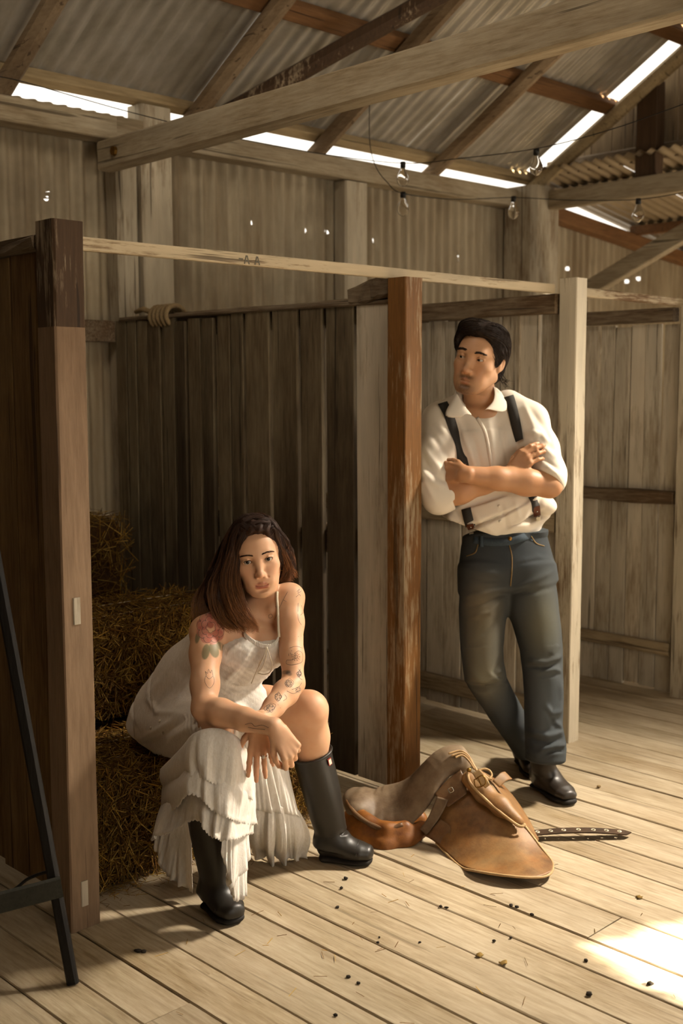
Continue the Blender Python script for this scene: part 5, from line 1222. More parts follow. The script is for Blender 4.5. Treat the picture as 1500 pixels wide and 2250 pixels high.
    sheet('flounce', [p(362, 1752, 3.40), p(392, 1745, 3.26), p(430, 1735, 3.16), p(470, 1745, 3.135), p(508, 1755, 3.14), p(542, 1765, 3.21), p(547, 1765, 3.35)],
          [p(330, 1845, 3.37), p(366, 1830, 3.23), p(425, 1800, 3.13), p(462, 1835, 3.085), p(500, 1845, 3.09), p(545, 1832, 3.18), p(556, 1830, 3.36)], 5.1, .012, M['muslin'], dress, 170, 18, 3, .006, ph=2.)
    sheet('flounce', [p(350, 1790, 3.44), p(385, 1790, 3.38), p(420, 1790, 3.34)], [p(336, 1850, 3.44), p(368, 1918, 3.40), p(420, 1962, 3.34)], 2.5, .012, M['muslin'], dress, 50, 18, 5, ph=.5)
    sheet('flounce', [p(488, 1770, 3.17), p(520, 1780, 3.19), p(548, 1780, 3.28)], [p(485, 1872, 3.12), p(514, 1950, 3.115), p(545, 1880, 3.22)], 3, .012, M['muslin'], dress, 50, 18, 6, ph=.2)
    sheet('flounce', [p(500, 1850, 3.17), p(520, 1850, 3.19), p(545, 1860, 3.24)], [p(498, 1940, 3.15), p(520, 1978, 3.155), p(541, 1965, 3.2)], 3, .008, M['muslin'], dress, 40, 12, 7)
    # cloth falling between the legs to the floor
    hem = []
    for a in ((535, 1862), (560, 1890), (595, 1898), (630, 1895), (655, 1898), (669, 1888)): w0 = fr.loc(onfloor(*a)); w0[2] = .006; hem.append(w0)
    mid = [p(540, 1760, 3.42), p(562, 1765, 3.44), p(592, 1768, 3.45), p(622, 1770, 3.48), p(642, 1775, 3.52), p(655, 1780, 3.55)]
    topc = [p(512, 1560, 3.36), p(535, 1565, 3.36), p(558, 1572, 3.37), p(580, 1580, 3.40), p(605, 1600, 3.46), p(625, 1630, 3.52)]
    sheet('skirt_fall', topc, [q_+np.array([0, -.01, -.02]) for q_ in mid], 4, .014, M['muslin'], dress, 80, 24, 11, amp0=.3, scallop=0)
    sheet('skirt_fall', mid, hem, 3.4, .020, M['muslin'], dress, 120, 30, 12, .03, amp0=.3, scallop=.001)
    # ---------------- rubber boots
    def welly(heel, toe, top, rtop, nm, lab=None):
        heel, toe = np.array(heel), np.array(toe); d = toe-heel; L = np.linalg.norm(d); d /= L; sd = np.array([-d[1], d[0], 0.]); u_ = np.array([0, 0, 1.]); top = np.array(top)
        c0 = np.minimum(np.minimum(heel, toe), top)-.10; c1 = np.maximum(np.maximum(heel, toe), top)+.10
        b = Vol(axis(c0[0], c1[0], .0042), axis(c0[1], c1[1], .0042), axis(-.01, top[2]+.05, .0042))
        ank = heel+d*.055+u_*.10; b.loft([(heel+d*.03+u_*.045, .037, .032), (heel+d*L*.35+u_*.058, .040, .042), (heel+d*L*.60+u_*.045, .046, .036), (heel+d*L*.84+u_*.038, .046, .030), (heel+d*L*.96+u_*.036, .036, .026)], sd, .025)
        cf = heel+d*.055+(top-heel-d*.055)*np.array([.5, .5, .5]); cf[2] = .24
        b.loft([(heel+d*.050+u_*.05, .041, .050), (ank, .041, .052), (ank*.6+cf*.4, .047, .056), (cf, .056, .060), (top, rtop, rtop)], sd, .035, capz=.004)
        b.half(heel+u_*.020, (0, 0, -1)); b.half(top, (top-cf)); b.cap(top-(top-cf)*.25, top+(top-cf)*.4, rtop-.008, rtop-.005, .003, 's')
        Vb, Fb = b.mesh(1); Vb = Vb+normals(Vb, Fb)*(.0009*sinnoise(Vb, 40, 2, 6))[:, None]; o = mk(nm, Vb, Fb, M['rubber'], wo, True, local=True, label='tall matt black rubber boot')
        b2 = Vol(axis(c0[0], c1[0], .004), axis(c0[1], c1[1], .004), axis(-.012, .05, .003))
        b2.loft([(heel+d*.035+u_*.013, .038, .013), (heel+d*L*.35+u_*.013, .036, .013), (heel+d*L*.65+u_*.013, .045, .013), (heel+d*L*.84+u_*.013, .046, .013), (heel+d*L*.95+u_*.013, .036, .013)], sd, .004, capz=.018)
        Vb, Fb = b2.mesh(1); Vb[:, 2] = np.clip(Vb[:, 2], .001, .025); mk('sole', Vb, Fb, M['sole'], o, False, local=True)
        tn = (top-cf)/np.linalg.norm(top-cf); e1 = np.cross(tn, [0, 1., 0]); e1 /= np.linalg.norm(e1); e2 = np.cross(tn, e1)
        mk('boot_rim', *tube_geo([top-tn*.004+(rtop+.0005)*(math.cos(t)*e1+math.sin(t)*e2) for t in np.linspace(0, 6.283, 40)], .0042, 6), M['rubber'], o, True, local=True)
        mk('toe_cap_seam', *tube_geo([heel+d*L*.80+sd*.0475*math.sin(t)+u_*(.030+.040*math.cos(t)) for t in np.linspace(-1.35, 1.35, 15)], .0022, 6), M['rubber'], o, True, local=True)
        if lab is not None:
            k_ = top-tn*.020+(rtop+.0035)*lab; lb = mk('boot_label', *beam_geo(k_-tn*.011, k_+tn*.011, .016, .003, up=lab, n=1, ch=.0005), M['label_red'], o, local=True, label='small red and white boot label')
            mk('label_panel', *beam_geo(k_-tn*.0085+lab*.0016, k_+tn*.0085+lab*.0016, .012, .001, up=lab, n=1, ch=.0002), M['label_white'], lb, local=True)
        return o
    def gf(px, py): a = fr.loc(onfloor(px, py)); a[2] = 0; return a
    t2 = p(684, 1652, 3.562); welly(gf(690, 1888), gf(812, 1898), t2, .063, 'rubber_boot', np.array([.80, -.60, 0]))
    t1 = p(450, 1735, 3.235); welly(gf(452, 1985), gf(516, 2032), t1, .062, 'rubber_boot')
    return wo
M['ink_skin'] = plain('tattoo ink', lin('#5b4f45'), .55, 0, 50, .1, 0)
M['hair_v'] = vcol_mat('auburn hair locks', .5, spec=.35)
def muslin():
    t = NT('crinkled white muslin'); v = t.pos((1, 1, .35), False); n = t.noise(v, 140, 4, .65, .6); n2 = t.noise(t.pos((1, 1, 1), False), 8, 3)
    t.col(t.mix(t.ramp(n, .3, .7), lin('#e6dfd3'), lin('#faf6ef'))); t.bump(n, .5, .0025); t.set(Roughness=.95); t.b.inputs['Specular IOR Level'].default_value = .08
    t.b.inputs['Sheen Weight'].default_value = .1
    out = t.t.nodes['Material Output']; tr = t.n('ShaderNodeBsdfTranslucent'); tr.inputs[0].default_value = (*lin('#d8c9b2'), 1); mx = t.n('ShaderNodeMixShader'); mx.inputs[0].default_value = .22
    t.l(t.b.outputs[0], mx.inputs[1]); t.l(tr.outputs[0], mx.inputs[2]); t.l(mx.outputs[0], out.inputs[0]); return t.m
M['muslin'] = muslin()
M['lace'] = plain('white lace', lin('#e4dac9'), .95, 0, 500, .35, .6, .002, .1)
M['cord'] = plain('cotton cord', lin('#dccfb8'), .9, 0, 400, .15, .3, .001, .1)
M['gold'] = plain('gold', lin('#a9823f'), .25, 1.0, 80, .1, 0)
M['gem'] = plain('pale gem', lin('#e8e2d6'), .08, 0, 50, .05, 0, .001, .9)
M['rubber'] = plain('matt black rubber', lin('#211d17'), .42, 0, 18, .15, .05, .002, .45)
M['label_red'] = plain('red label', lin('#8e2f25'), .5, 0, 50, .05, 0); M['label_white'] = plain('white label', lin('#d9cdbb'), .5, 0, 50, .05, 0)
build_woman(); print('woman', _t.time()-_t0)
# ================================================================== SADDLE, BALES, STAND
def build_saddle():
    """stock saddle resting on the boards: seat to the left, pommel up, near flap spread towards the viewer"""
    fr = Frame((2.80, 2.42, 0)); p = fr.p
    sd = fr.empty('saddle', label='old brown leather riding saddle lying on the floorboards before the man', cat='saddle')
    # seat, cantle and pommel: one body
    S = Vol(axis(-.42, .42, .0042), axis(-.32, .36, .0042), axis(-.01, .42, .0042))
    tree = [p(786, 1762, 3.90), p(830, 1778, 3.88), p(878, 1770, 3.86), p(918, 1740, 3.85), p(950, 1700, 3.85), p(978, 1672, 3.86), p(1012, 1664, 3.87)]
    wid = [.070, .098, .094, .075, .060, .052, .046]; thk = [.030, .030, .026, .026, .030, .034, .034]
    c = spline(tree, 15); w_ = spline([[x] for x in wid], 15)[:, 0]; t_ = spline([[x] for x in thk], 15)[:, 0]
    side = np.array([.30, -.86, -.40]); side /= np.linalg.norm(side)
    S.loft([(c[i], w_[i], t_[i]) for i in range(15)], side, .004)
    S.ell(p(784, 1758, 3.92), (.050, .100, .030), None, .03)
    S.ell(p(1000, 1672, 3.875), (.052, .058, .040), None, .03)
    V, F = S.mesh(1); V = V+normals(V, F)*(.0012*sinnoise(V, 60, 3))[:, None]
    seat = mk('seat', V, F, M['leather_seat'], sd, True, local=True)
    # padded underside panels, orange brown
    U = Vol(axis(-.42, .30, .0045), axis(-.32, .36, .0045), axis(-.012, .26, .0045))
    U.tube([p(778, 1800, 3.86), p(800, 1838, 3.80), p(845, 1858, 3.76), p(888, 1846, 3.77), p(925, 1822, 3.80)], [.040, .042, .040, .034, .028], .02)
    U.tube([p(800, 1790, 3.98), p(850, 1815, 3.98), p(920, 1800, 3.98)], [.04, .045, .03], .03)
    U.tube([p(778, 1775, 3.86), p(806, 1808, 3.80), p(850, 1824, 3.765), p(890, 1816, 3.775)], [.022, .026, .024, .02], .02)
    V, F = U.mesh(1); V[:, 2] = np.maximum(V[:, 2], .003); mk('panel', V, F, M['leather_orange'], sd, True, local=True)
    # cantle binding
    mk('cantle_binding', *tube_geo(spline([p(762, 1748, 3.95), p(764, 1766, 3.86), p(782, 1790, 3.80), p(815, 1812, 3.765), p(850, 1822, 3.75), p(884, 1812, 3.76)], 30), .0085, 8), M['leather_dark'], sd, True, local=True)
    # flap: thick curved sheet given by rows of points
    def slab(name, rows, th, mat, nu=30, nv=24, par=sd, seed=1, wav=.002):
        A_ = np.stack([spline(r, nu) for r in rows]); B_ = np.stack([spline(A_[:, i], nv) for i in range(nu)])   # nu x nv x 3
        du = np.gradient(B_, axis=0); dv = np.gradient(B_, axis=1); n = np.cross(du, dv); n /= np.linalg.norm(n, axis=2)[:, :, None]+1e-9
        if n[..., 1].mean() > 0: n = -n
        B_ = B_+n*(wav*sinnoise(B_.reshape(-1, 3), 30, seed).reshape(nu, nv))[:, :, None]
        V_ = np.concatenate([(B_+n*th/2).reshape(-1, 3), (B_-n*th/2).reshape(-1, 3)]); V_[:, 2] = np.maximum(V_[:, 2], .001)
        F_ = [tuple(f) for f in grid_faces(nu, nv)]; m = nu*nv; F_ += [tuple(i+m for i in f[::-1]) for f in F_[:]]
        ring = [(i, 0) for i in range(nu)]+[(nu-1, j) for j in range(1, nv)]+[(i, nv-1) for i in range(nu-2, -1, -1)]+[(0, j) for j in range(nv-2, 0, -1)]
        id_ = [a*nv+b for a, b in ring]
        for k in range(len(id_)): a, b = id_[k], id_[(k+1) % len(id_)]; F_.append((b, a, a+m, b+m))
        return mk(name, V_, F_, mat, par, True, local=True)
    flap = slab('flap', [[p(925, 1832, 3.79), p(950, 1785, 3.80), p(985, 1735, 3.805), p(1012, 1702, 3.82)],
                         [p(955, 1850, 3.73), p(990, 1808, 3.74), p(1030, 1765, 3.755), p(1062, 1735, 3.785)],
                         [p(985, 1880, 3.66), p(1030, 1842, 3.67), p(1075, 1805, 3.69), p(1112, 1772, 3.735)],
                         [p(1010, 1903, 3.60), p(1062, 1875, 3.61), p(1112, 1845, 3.63), p(1152, 1815, 3.685)],
                         [p(1045, 1914, 3.505), p(1095, 1905, 3.52), p(1145, 1885, 3.545), p(1188, 1862, 3.63)],
                         [p(1090, 1922, 3.46), p(1128, 1922, 3.455), p(1172, 1915, 3.475), p(1214, 1895, 3.555)],
                         [p(1120, 1925, 3.445), p(1150, 1927, 3.44), p(1182, 1928, 3.445), p(1210, 1918, 3.485)]], .0065, M['leather_tan'])
    mk('flap_edge', *tube_geo(spline([p(1012, 1702, 3.815), p(1062, 1735, 3.78), p(1112, 1772, 3.73), p(1152, 1815, 3.68), p(1188, 1862, 3.625), p(1213, 1895, 3.552), p(1209, 1919, 3.482), p(1182, 1928, 3.442), p(1120, 1925, 3.442), p(1045, 1914, 3.502), p(1008, 1902, 3.60), p(958, 1852, 3.728)], 60), .0042, 6), M['leather_edge'], sd, True, local=True)
    # knee pad, a stuffed lens with a raised rim
    K = Vol(axis(-.1, .45, .0042), axis(-.42, .2, .0042), axis(.0, .40, .0042))
    K.tube([p(1030, 1712, 3.775), p(1062, 1742, 3.74), p(1100, 1772, 3.70), p(1138, 1803, 3.66)], [.026, .032, .031, .018], .02, 'u', ((.2, -.8, .55), 1.5))
    V, F = K.mesh(1); mk('knee_pad', V, F, M['leather_tan'], sd, True, local=True)
    mk('pad_rim', *tube_geo(spline([p(1026, 1696, 3.77), p(1034, 1722, 3.742), p(1068, 1758, 3.70), p(1105, 1790, 3.665), p(1140, 1815, 3.64), p(1154, 1812, 3.645)], 30), .0050, 8), M['leather_edge'], sd, True, local=True)
    # off-side flap and pad seen beyond the pommel
    slab('flap', [[p(1050, 1690, 3.92), p(1075, 1705, 3.95), p(1100, 1720, 4.00)], [p(1085, 1725, 3.88), p(1110, 1740, 3.93), p(1130, 1755, 3.98)], [p(1130, 1790, 3.80), p(1150, 1795, 3.86), p(1160, 1800, 3.92)], [p(1180, 1850, 3.70), p(1182, 1845, 3.76), p(1180, 1840, 3.84)]], .006, M['leather_tan'], 20, 20, wav=.001)
    slab('billet_flap', [[p(1082, 1716, 3.90), p(1098, 1699, 3.93), p(1108, 1696, 3.95)], [p(1096, 1730, 3.90), p(1112, 1716, 3.92), p(1124, 1712, 3.94)]], .005, M['leather_tan'], 12, 10, wav=0)
    # stirrup leather keeper, skirt and seam
    slab('skirt', [[p(955, 1745, 3.79), p(985, 1712, 3.80), p(1012, 1692, 3.81)], [p(968, 1765, 3.768), p(1000, 1740, 3.775), p(1024, 1720, 3.785)], [p(985, 1773, 3.758), p(1006, 1758, 3.76), p(1024, 1745, 3.765)]], .005, M['leather_dark'], 20, 14, wav=.001)
    slab('stirrup_leather', [[p(960, 1750, 3.775), p(950, 1775, 3.768), p(938, 1800, 3.76), p(922, 1822, 3.76)], [p(985, 1757, 3.758), p(972, 1785, 3.75), p(955, 1812, 3.745), p(938, 1836, 3.745)]], .005, M['leather_seat'], 20, 8, wav=.001)
    slab('patch', [[p(935, 1838, 3.745), p(952, 1818, 3.742), p(968, 1800, 3.745)], [p(955, 1848, 3.722), p(976, 1838, 3.72), p(988, 1815, 3.727)], [p(972, 1862, 3.70), p(985, 1850, 3.703), p(990, 1835, 3.71)]], .004, M['leather_dark'], 16, 12, wav=.0005)
    # buckle and strap on the pommel, strings and dees
    slab('buckle_strap', [[p(1038, 1700, 3.745), p(1048, 1716, 3.732), p(1066, 1732, 3.715)], [p(1052, 1690, 3.745), p(1066, 1704, 3.732), p(1076, 1724, 3.715)]], .004, M['leather_edge'], 12, 8, wav=0)
    def loop(nm, pts, r=.0022, mat='brass'): return mk(nm, *tube_geo(spline(pts, 30), r, 6), M[mat], sd, True, local=True)
    loop('buckle', [p(1041, 1714, 3.725), p(1046, 1730, 3.715), p(1066, 1722, 3.708), p(1060, 1704, 3.718), p(1041, 1714, 3.725)]); loop('buckle', [p(1050, 1708, 3.722), p(1057, 1726, 3.712)])
    for q in ([(985, 1656), (1010, 1650), (1028, 1660), (1046, 1690), (1062, 1708)], [(992, 1660), (1014, 1655), (1030, 1666), (1048, 1696), (1058, 1712)], [(1000, 1664), (1016, 1660), (1030, 1672), (1042, 1690)], [(1050, 1700), (1058, 1690), (1074, 1692), (1080, 1704), (1070, 1712), (1060, 1708)], [(1062, 1700), (1072, 1710), (1080, 1712)]):
        loop('saddle_string', [p(a, b, 3.825-.0012*(b-1650)) for a, b in q], .0036, 'leather_edge')
    loop('dee_ring', [p(984, 1734, 3.765), p(992, 1730, 3.76), p(996, 1738, 3.758), p(988, 1742, 3.76), p(984, 1734, 3.765)], .0018, 'steel')
    h = p(1030, 1692, 3.765); mk('screw_head', *tube_geo([h, h+np.array([0, -.006, .003])], [.008, .006], 12), M['brass'], sd, True, local=True)
    # stitching rows on the flap
    # girth strap with punched holes, lying on the floor to the right
    g0 = fr.loc(onfloor(1168, 1842)); g1 = fr.loc(onfloor(1372, 1840)); d = g1-g0; L = np.linalg.norm(d); d /= L; sv = np.array([-d[1], d[0], 0])
    hw = .021; n = 60; hol = [.06, .20, .34, .50, .66, .80, .94]; Vs = []; Fs = []
    top = .020
    def zz(t): return .012+.012*math.sin(t*2.6+.3)
    out = [g0+d*L*t for t in np.linspace(0, 1, n)]
    # strip split round each hole: three rows of quads, the middle row left open at the holes
    rowsy = (-hw, -.005, .005, hw)
    ts = sorted(set(np.linspace(0, 1, 40).tolist()+[x+e for x in hol for e in (-.006/L, .006/L)]))
    for lay_ in (0, 1):
        for t in ts:
            for y in rowsy: q = g0+d*L*t+sv*y; Vs.append((q[0], q[1], zz(t)+(.004 if lay_ else 0)))
    m = len(ts)*4; ho = [any(abs((ts[i]+ts[i+1])/2-x) < .005/L for x in hol) for i in range(len(ts)-1)]
    for i in range(len(ts)-1):
        for j in range(3):
            if j == 1 and ho[i]:
                a = i*4+1; b = a+4
                for (u, v_) in ((a, a+1), (a+1, b+1), (b+1, b), (b, a)): Fs.append((u, v_, v_+m, u+m))
                continue
            a = i*4+j; Fs.append((a+m, a+1+m, a+5+m, a+4+m)); Fs.append((a, a+4, a+5, a+1))
        for j, (u, v_) in enumerate(((i*4, i*4+4), (i*4+7, i*4+3))): Fs.append((u, v_, v_+m, u+m))
    e = len(ts)-1; tip = g0+d*(L+.022); Vs += [(tip[0], tip[1], zz(1)), (tip[0], tip[1], zz(1)+.004)]; k = len(Vs)
    q = e*4; Fs += [(q+3+m, q+2+m, q+1+m, q+m, k-1), (q, q+1, q+2, q+3, k-2), (q, k-2, k-1, q+m), (k-2, q+3, q+3+m, k-1), (0, m, m+1, 1), (1, m+1, m+2, 2), (2, m+2, m+3, 3)]
    gs = mk('girth_strap', Vs, Fs, M['leather_strap'], sd, False, local=True)
    for x in hol:
        c_ = g0+d*L*x; ring_ = [(c_[0]+.0062*math.cos(t), c_[1]+.0062*math.sin(t), zz(x)+.0045) for t in np.linspace(0, 6.283, 14)]
        mk('eyelet', *tube_geo(ring_, .0019, 5), M['eyelet'], gs, True, local=True)
def leather(name, a, b, rough=.55, dust=None, ds=.35):
    t = NT(name); v = t.pos((1, 1, 1), False); n = t.noise(v, 14, 6, .65); f = t.noise(v, 220, 3, .6); n2 = t.noise(v, 5, 5, .7)
    c = t.mix(t.ramp(n, .32, .68), a, b)
    if dust: c = t.mix(t.math('MULTIPLY', t.ramp(n2, .40, .66), ds), c, dust)
    t.col(c); t.bump(t.math('ADD', f, t.math('MULTIPLY', n, .6)), .22, .002); t.set(Roughness=rough); return t.m
M['leather_tan'] = leather('tan saddle leather', lin('#56371a'), lin('#855a2d'), .5, lin('#a58a60'), .35)
M['leather_seat'] = leather('dusty saddle seat leather', lin('#4f3e2c'), lin('#6b5641'), .55, lin('#94826a'), .6)
M['leather_orange'] = leather('orange brown panel leather', lin('#5c3414'), lin('#8f5a22'), .5)
M['leather_dark'] = leather('dark saddle leather', lin('#4a301a'), lin('#6b4a2a'), .5, lin('#9a8564'), .3)
M['leather_edge'] = leather('pale edge leather', lin('#9a7b52'), lin('#b89a70'), .6)
M['leather_strap'] = leather('dark brown strap leather', lin('#2e2012'), lin('#46321e'), .6)
M['eyelet'] = plain('pale eyelet', lin('#d8ccb0'), .4, .2, 50, .05, 0)
build_saddle()
# ---- straw bales
def straw_mat():
    t = NT('straw'); a = t.n('ShaderNodeAttribute', attribute_name='Col'); v = t.pos((1, 1, 1), False); n = t.noise(v, 60, 3, .6)
    t.col(t.mix(t.ramp(n, .3, .7), a.outputs['Color'], (.75, .7, .6), 'MULTIPLY')); t.set(Roughness=.8); t.b.inputs['Specular IOR Level'].default_value = .2; return t.m
M['straw'] = straw_mat(); M['straw_core'] = plain('packed straw', lin('#4a3110'), .9, 0, 90, .5, .8, .02)
def straws(n, place, rs, lmin=.05, lmax=.18, r=.0012, flat=.6):
    V = np.zeros((n, 8, 3)); C = np.zeros((n, 3)); pal = np.array([lin('#a8802f'), lin('#8a6424'), lin('#6e4a1a'), lin('#bd9a4c'), lin('#7d5c28')])
    for i in range(n):
        c, d, nn = place(i); d = d/np.linalg.norm(d); nn = nn-d*nn.dot(d); nn /= np.linalg.norm(nn)+1e-9; s = np.cross(d, nn); L = rs.uniform(lmin, lmax); rr = r*rs.uniform(.6, 1.4)
        for k, e in enumerate((-.5, .5)):
            for j, (a, b) in enumerate(((-1, -flat), (1, -flat), (1, flat), (-1, flat))): V[i, k*4+j] = c+d*L*e+(s*a+nn*b)*rr
        C[i] = pal[rs.integers(5)]*rs.uniform(.35, .95)
    q = np.array([[0, 1, 5, 4], [1, 2, 6, 5], [2, 3, 7, 6], [3, 0, 4, 7]]); F = (q[None]+np.arange(n)[:, None, None]*8).reshape(-1, 4)
    return V.reshape(-1, 3), F, np.repeat(C, 8, 0)
def bale(x0, x1, y0, y1, z0, z1, label, n, seed, group=None):
    o = empty('straw_bale', ((x0+x1)/2, (y0+y1)/2, z0), label=label, cat='straw bale', group=group); rs = np.random.default_rng(seed)
    vb = Vol(axis(x0-.06, x1+.06, .02), axis(y0-.06, y1+.06, .02), axis(z0-.05, z1+.06, .02))
    vb.box(((x0+x1)/2, (y0+y1)/2, (z0+z1)/2), ((x1-x0)/2-.008, (y1-y0)/2-.008, (z1-z0)/2-.004), None, .04, .001); V, F = vb.mesh(1)
    V = V+normals(V, F)*(.006*sinnoise(V, 40, seed, 8))[:, None]; V[:, 2] = np.maximum(V[:, 2], z0+.002); mk('packed_straw', V, F, M['straw_core'], o, True, label='packed straw core')
    def place(i):
        f = rs.choice(3, p=(.52, .33, .15)); x = rs.uniform(x0, x1); y = rs.uniform(y0, y1); z = rs.uniform(z0+.01, z1)
        if f == 0: return np.array([x, y0+rs.normal(0, .004), z]), np.array([rs.normal(0, .9), rs.normal(0, .35), rs.normal(0, 1.)]), np.array([0, -1., 0])
        if f == 1: return np.array([x, y, z1+rs.normal(.002, .006)]), np.array([rs.normal(0, 1), rs.normal(0, 1), rs.normal(0, .22)]), np.array([0, 0, 1.])
        xx = x0 if rs.random() < .6 else x1
        return np.array([xx+rs.normal(0, .004), y, z]), np.array([rs.normal(0, .3), rs.normal(0, .8), rs.normal(0, 1)]), np.array([-1., 0, 0])
    V, F, C = straws(n, place, rs); V[:, 2] = np.clip(V[:, 2], z0+.003, z1+.03); V[:, 1] = np.minimum(V[:, 1], y1+.012); V[:, 0] = np.clip(V[:, 0], x0-.04, x1+.04)
    mk('loose_straw', V, F, M['straw'], o, cols=C, kind='stuff')
    for y in (y0+.12*(1), y1-.12):
        m = tube_geo([(x0-.004, y, z0+.01), (x0-.004, y, z1+.004), (x1+.004, y, z1+.004), (x1+.004, y, z0+.01)], .0018, 5); mk('baling_twine', *m, M['cord'], o)
    return o
bale(1.76, 2.66, 2.86, 3.25, 0.0, .345, 'straw bale under the seated woman', 7500, 21)
bale(1.72, 2.62, 3.33, 3.74, 0.0, .325, 'lower straw bale of the stack behind the seated woman', 900, 23)
bale(1.74, 2.66, 3.32, 3.74, .365, .690, 'upper straw bale of the stack behind the seated woman', 5500, 22)
bale(1.95, 2.74, 4.10, 4.50, 0.0, .45, 'bottom straw bale standing against the back wall', 500, 24)
bale(1.95, 2.73, 4.10, 4.50, .49, .950, 'top straw bale against the back corrugated wall', 1500, 25)
# straw spilt on the floor round the bale
rs = np.random.default_rng(40)
def spill(i):
    if i < 520: c = np.array([rs.uniform(1.72, 2.62), 2.86-abs(rs.normal(0, .055)), rs.uniform(.003, .012)])
    else: c = np.array([rs.normal(2.3, .45), rs.normal(2.1, .4), .003])
    return c, np.array([rs.normal(), rs.normal(), rs.normal(0, .04)]), np.array([0, 0, 1.])
V, F, C = straws(580, spill, rs, .015, .045, .0006); V[:, 2] = np.maximum(V[:, 2], .0012); tag(mk('scattered_straw', V, F, M['straw'], cols=C*1.3), 'loose straw scattered on the floorboards', 'straw', None, 'stuff')
# ---- black folding stand at the left edge
ea = empty('easel', (1.25, 2.45, 0), label='black timber A-frame stand at the left picture edge', cat='stand')
M['black_wood'] = wood_mat('black stained timber', lin('#17130d'), lin('#0f0b07'), 'z', .5, .2, .3, None, .6, .1)
M['slate'] = wood_mat('grey green crossbar', lin('#35342a'), lin('#26251c'), 'y', .5, .2, .3, None, .7, .1)
def ebeam(nm, a, b, wd, ht, mat, **k): V, F = beam_geo(a, b, wd, ht, **k); return mk(nm, V, F, mat, ea)
fo = onfloor(160, 2163); tp = pix(-30, 1120, 2.94)
ebeam('leg', fo+np.array([0, 0, .002]), tp, .030, .022, M['black_wood'], up=(.7, .7, 0), n=6, jit=.0006)
fo2 = onfloor(-300, 2150); ebeam('leg', fo2, tp+np.array([-.05, .02, 0]), .030, .022, M['black_wood'], up=(.7, .7, 0), n=4)
fo3 = onfloor(-160, 1990); ebeam('rear_leg', fo3, tp+np.array([0, .05, -.1]), .028, .02, M['black_wood'], up=(.7, .7, 0), n=4)
ebeam('crossbar', pix(136, 1948, 2.89), pix(-150, 2022, 2.80), .016, .052, M['slate'], n=4, ch=.003)
m = tube_geo(spline([pix(120, 1915, 2.92), pix(95, 1918, 2.93), pix(60, 1932, 2.93), pix(30, 1955, 2.92), pix(-20, 1975, 2.92)], 20), .0045, 6); mk('stay_cord', *m, M['black_wood'], ea)
# ================================================================== SMALL THINGS
M['wire'] = plain('black cable', lin('#1c1812'), .6, 0, 50, .2, 0)
M['socket'] = plain('black lampholder', lin('#171410'), .5, 0, 50, .2, 0)
gl = NT('clear bulb glass'); gl.set(Roughness=.03); gl.b.inputs['Transmission Weight'].default_value = 1.0; gl.b.inputs['IOR'].default_value = 1.12; gl.col((.95, .92, .86)); M['bulb'] = gl.m
fest = empty('string_lights', (5.0, 3.6, 2.5), label='black festoon cable with clear unlit bulbs under the roof', cat='string lights')
def dep_wire(pts): 
    V, F = tube_geo(spline([pix(*q) for q in pts], 50), .0022, 6); return mk('cable', V, F, M['wire'], fest, True)
dep_wire([(-20, 165, 4.7), (60, 182, 4.7), (300, 250, 4.9), (600, 320, 5.2), (870, 358, 5.5), (1010, 348, 5.3), (1180, 326, 5.1), (1340, 285, 4.9), (1520, 222, 4.6)])
dep_wire([(812, 200, 5.6), (812, 310, 5.6), (825, 365, 5.6), (850, 400, 5.6), (885, 425, 5.6), (1000, 438, 5.8), (1128, 434, 6.0), (1260, 440, 5.9), (1402, 438, 5.7), (1520, 420, 5.5)])
def bulb(px, py, dep, r=.030):
    t = pix(px, py, dep); n = 14
    prof = [(.0, .011), (-.012, .012), (-.030, .020), (-.050, .029), (-.068, .030), (-.085, .022), (-.094, .008), (-.096, .0005)]
    so = mk('lampholder', *tube_geo([t+np.array([0, 0, .022]), t+np.array([0, 0, -.004])], [.013, .014], 12), M['socket'], fest, True)
    V, F = tube_geo([t+np.array([0, 0, z]) for z, _ in prof], [q for _, q in prof], n, up=(1, 0, 0)); mk('bulb', V, F, M['bulb'], so, True)
for a in ((885, 366, 5.5), (1178, 338, 5.1), (885, 432, 5.6), (1128, 441, 6.0), (1402, 446, 5.7)): bulb(*a)
# rope round the end of the middle partition's rail
ro = empty('rope', (3.0, 4.25, 1.82), label='short rope hitched round the far end of the partition rail', cat='rope')
for k in range(5):
    y = 4.235-.030*k; pts = [(3.02+.050*math.cos(t), y+.006*math.sin(t*.5), 1.812+.045*math.sin(t)) for t in np.linspace(0, 6.28, 16)]; mk('rope_turn', *tube_geo(pts, .011, 8), M['rope'] if 'rope' in M else M.setdefault('rope', plain('old rope', lin('#8f7a58'), .9, 0, 200, .3, .5, .003)), ro, True)
mk('rope_end', *tube_geo([(3.0, 4.26, 1.83), (2.99, 4.32, 1.85), (2.99, 4.38, 1.84)], [.012, .013, .009], 8), M['rope'], ro, True)
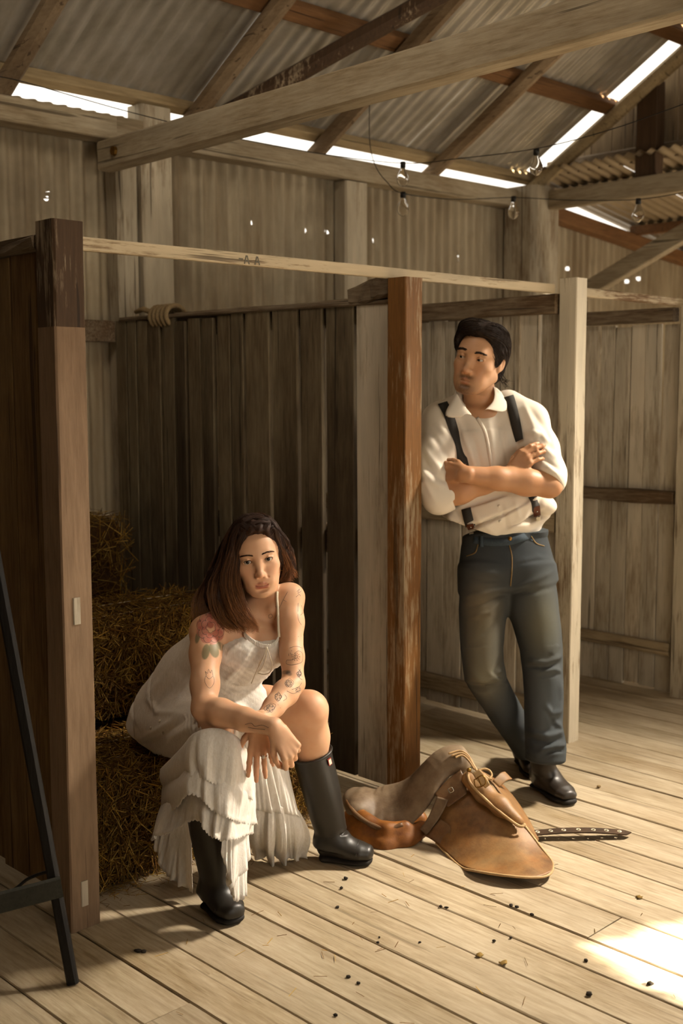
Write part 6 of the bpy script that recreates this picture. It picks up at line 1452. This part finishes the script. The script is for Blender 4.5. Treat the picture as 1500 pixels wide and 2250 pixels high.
# droppings, chips and leaves on the boards
M['dung'] = plain('dark dry pellet', lin('#2a2116'), .9, 0, 200, .4, .5, .002); M['leaf'] = plain('dry leaf', lin('#7a5f24'), .8, 0, 120, .4, .3, .001); M['chip'] = plain('pale chip', lin('#8d7650'), .9, 0, 150, .3, .4, .002)
def lump(px, py, r, seed, mat, name, label, cat, group=None, sq=.6):
    c = onfloor(px, py); q = random.Random(seed); bm = bmesh.new(); bmesh.ops.create_icosphere(bm, subdivisions=2, radius=1.0)
    sx, sy = q.uniform(.7, 1.4), q.uniform(.6, 1.1); a = q.uniform(0, 3.1)
    for v in bm.verts:
        k = 1+.22*math.sin(v.co.x*4+seed)*math.cos(v.co.y*5+seed*2); x, y, z = v.co.x*sx*k, v.co.y*sy*k, v.co.z*sq*k
        v.co = (c[0]+r*(x*math.cos(a)-y*math.sin(a)), c[1]+r*(x*math.sin(a)+y*math.cos(a)), r*sq*1.02+r*z)
    V = np.array([v.co[:] for v in bm.verts]); V[:, 2] = np.maximum(V[:, 2], .0005); F = [tuple(v.index for v in f.verts) for f in bm.faces]; bm.free()
    return tag(mk(name, V, F, mat, None, True), label, cat, group)
import bmesh
for i, (px, py, r) in enumerate([(759, 1932, .0065), (750, 1953, .006), (741, 1995, .005), (830, 2073, .005), (833, 2061, .004), (765, 2148, .0055), (787, 2162, .005), (737, 2233, .006), (1168, 2012, .006), (1122, 1992, .007), (1135, 1995, .006), (922, 2072, .004), (1085, 2069, .005), (1122, 2062, .0045), (968, 1994, .006), (980, 1996, .005), (1287, 2113, .0065), (1428, 2165, .008), (1294, 2188, .009)]):
    lump(px, py, r, i, M['dung'], 'dropping', 'small dark dry dropping on the pale floorboards', 'dropping', 'dark droppings on the floorboards')
lump(303, 2091, .012, 50, M['dung'], 'wood_knot', 'dark splintered knot on the board left of the near boot', 'knot', None, .25)
lump(316, 2093, .009, 51, M['dung'], 'dropping', 'dark crumb beside the splintered knot on the near boards', 'dropping', None, .4)
lump(1315, 1731, .009, 60, M['chip'], 'pebble', 'pale round pebble right of the man\'s boot', 'pebble')
def leafy(px, py, r, seed, label):
    c = onfloor(px, py); q = random.Random(seed); n = 12; V = [(c[0], c[1], .006)]; 
    for i in range(n): a = 6.283*i/n; k = r*(.55+.45*abs(math.sin(a*2.5+seed))); V.append((c[0]+k*math.cos(a), c[1]+k*.8*math.sin(a), .003+.005*q.random()))
    F = [(0, 1+i, 1+(i+1) % n) for i in range(n)]; o = mk('leaf', V, F, M['leaf'], None, True); tag(o, label, 'leaf'); m = o.modifiers.new('t', 'SOLIDIFY'); m.thickness = .0008
leafy(1053, 2102, .014, 1, 'flat tan dry leaf on the middle floorboards'); leafy(1105, 2119, .015, 2, 'curled brown dry leaf right of the flat tan leaf'); leafy(1404, 1974, .014, 3, 'dry leaf on the boards right of the saddle flap')
# rusty bolt on the near end of the tie beam
b = np.array([2.886, 4.36, 2.53]); bo = mk('bolt_head', *tube_geo([b, b+np.array([-.012, 0, 0])], [.022, .020], 8), M['brass'])
tag(bo, 'rusty bolt head on the wall end of the long tie beam', 'bolt')
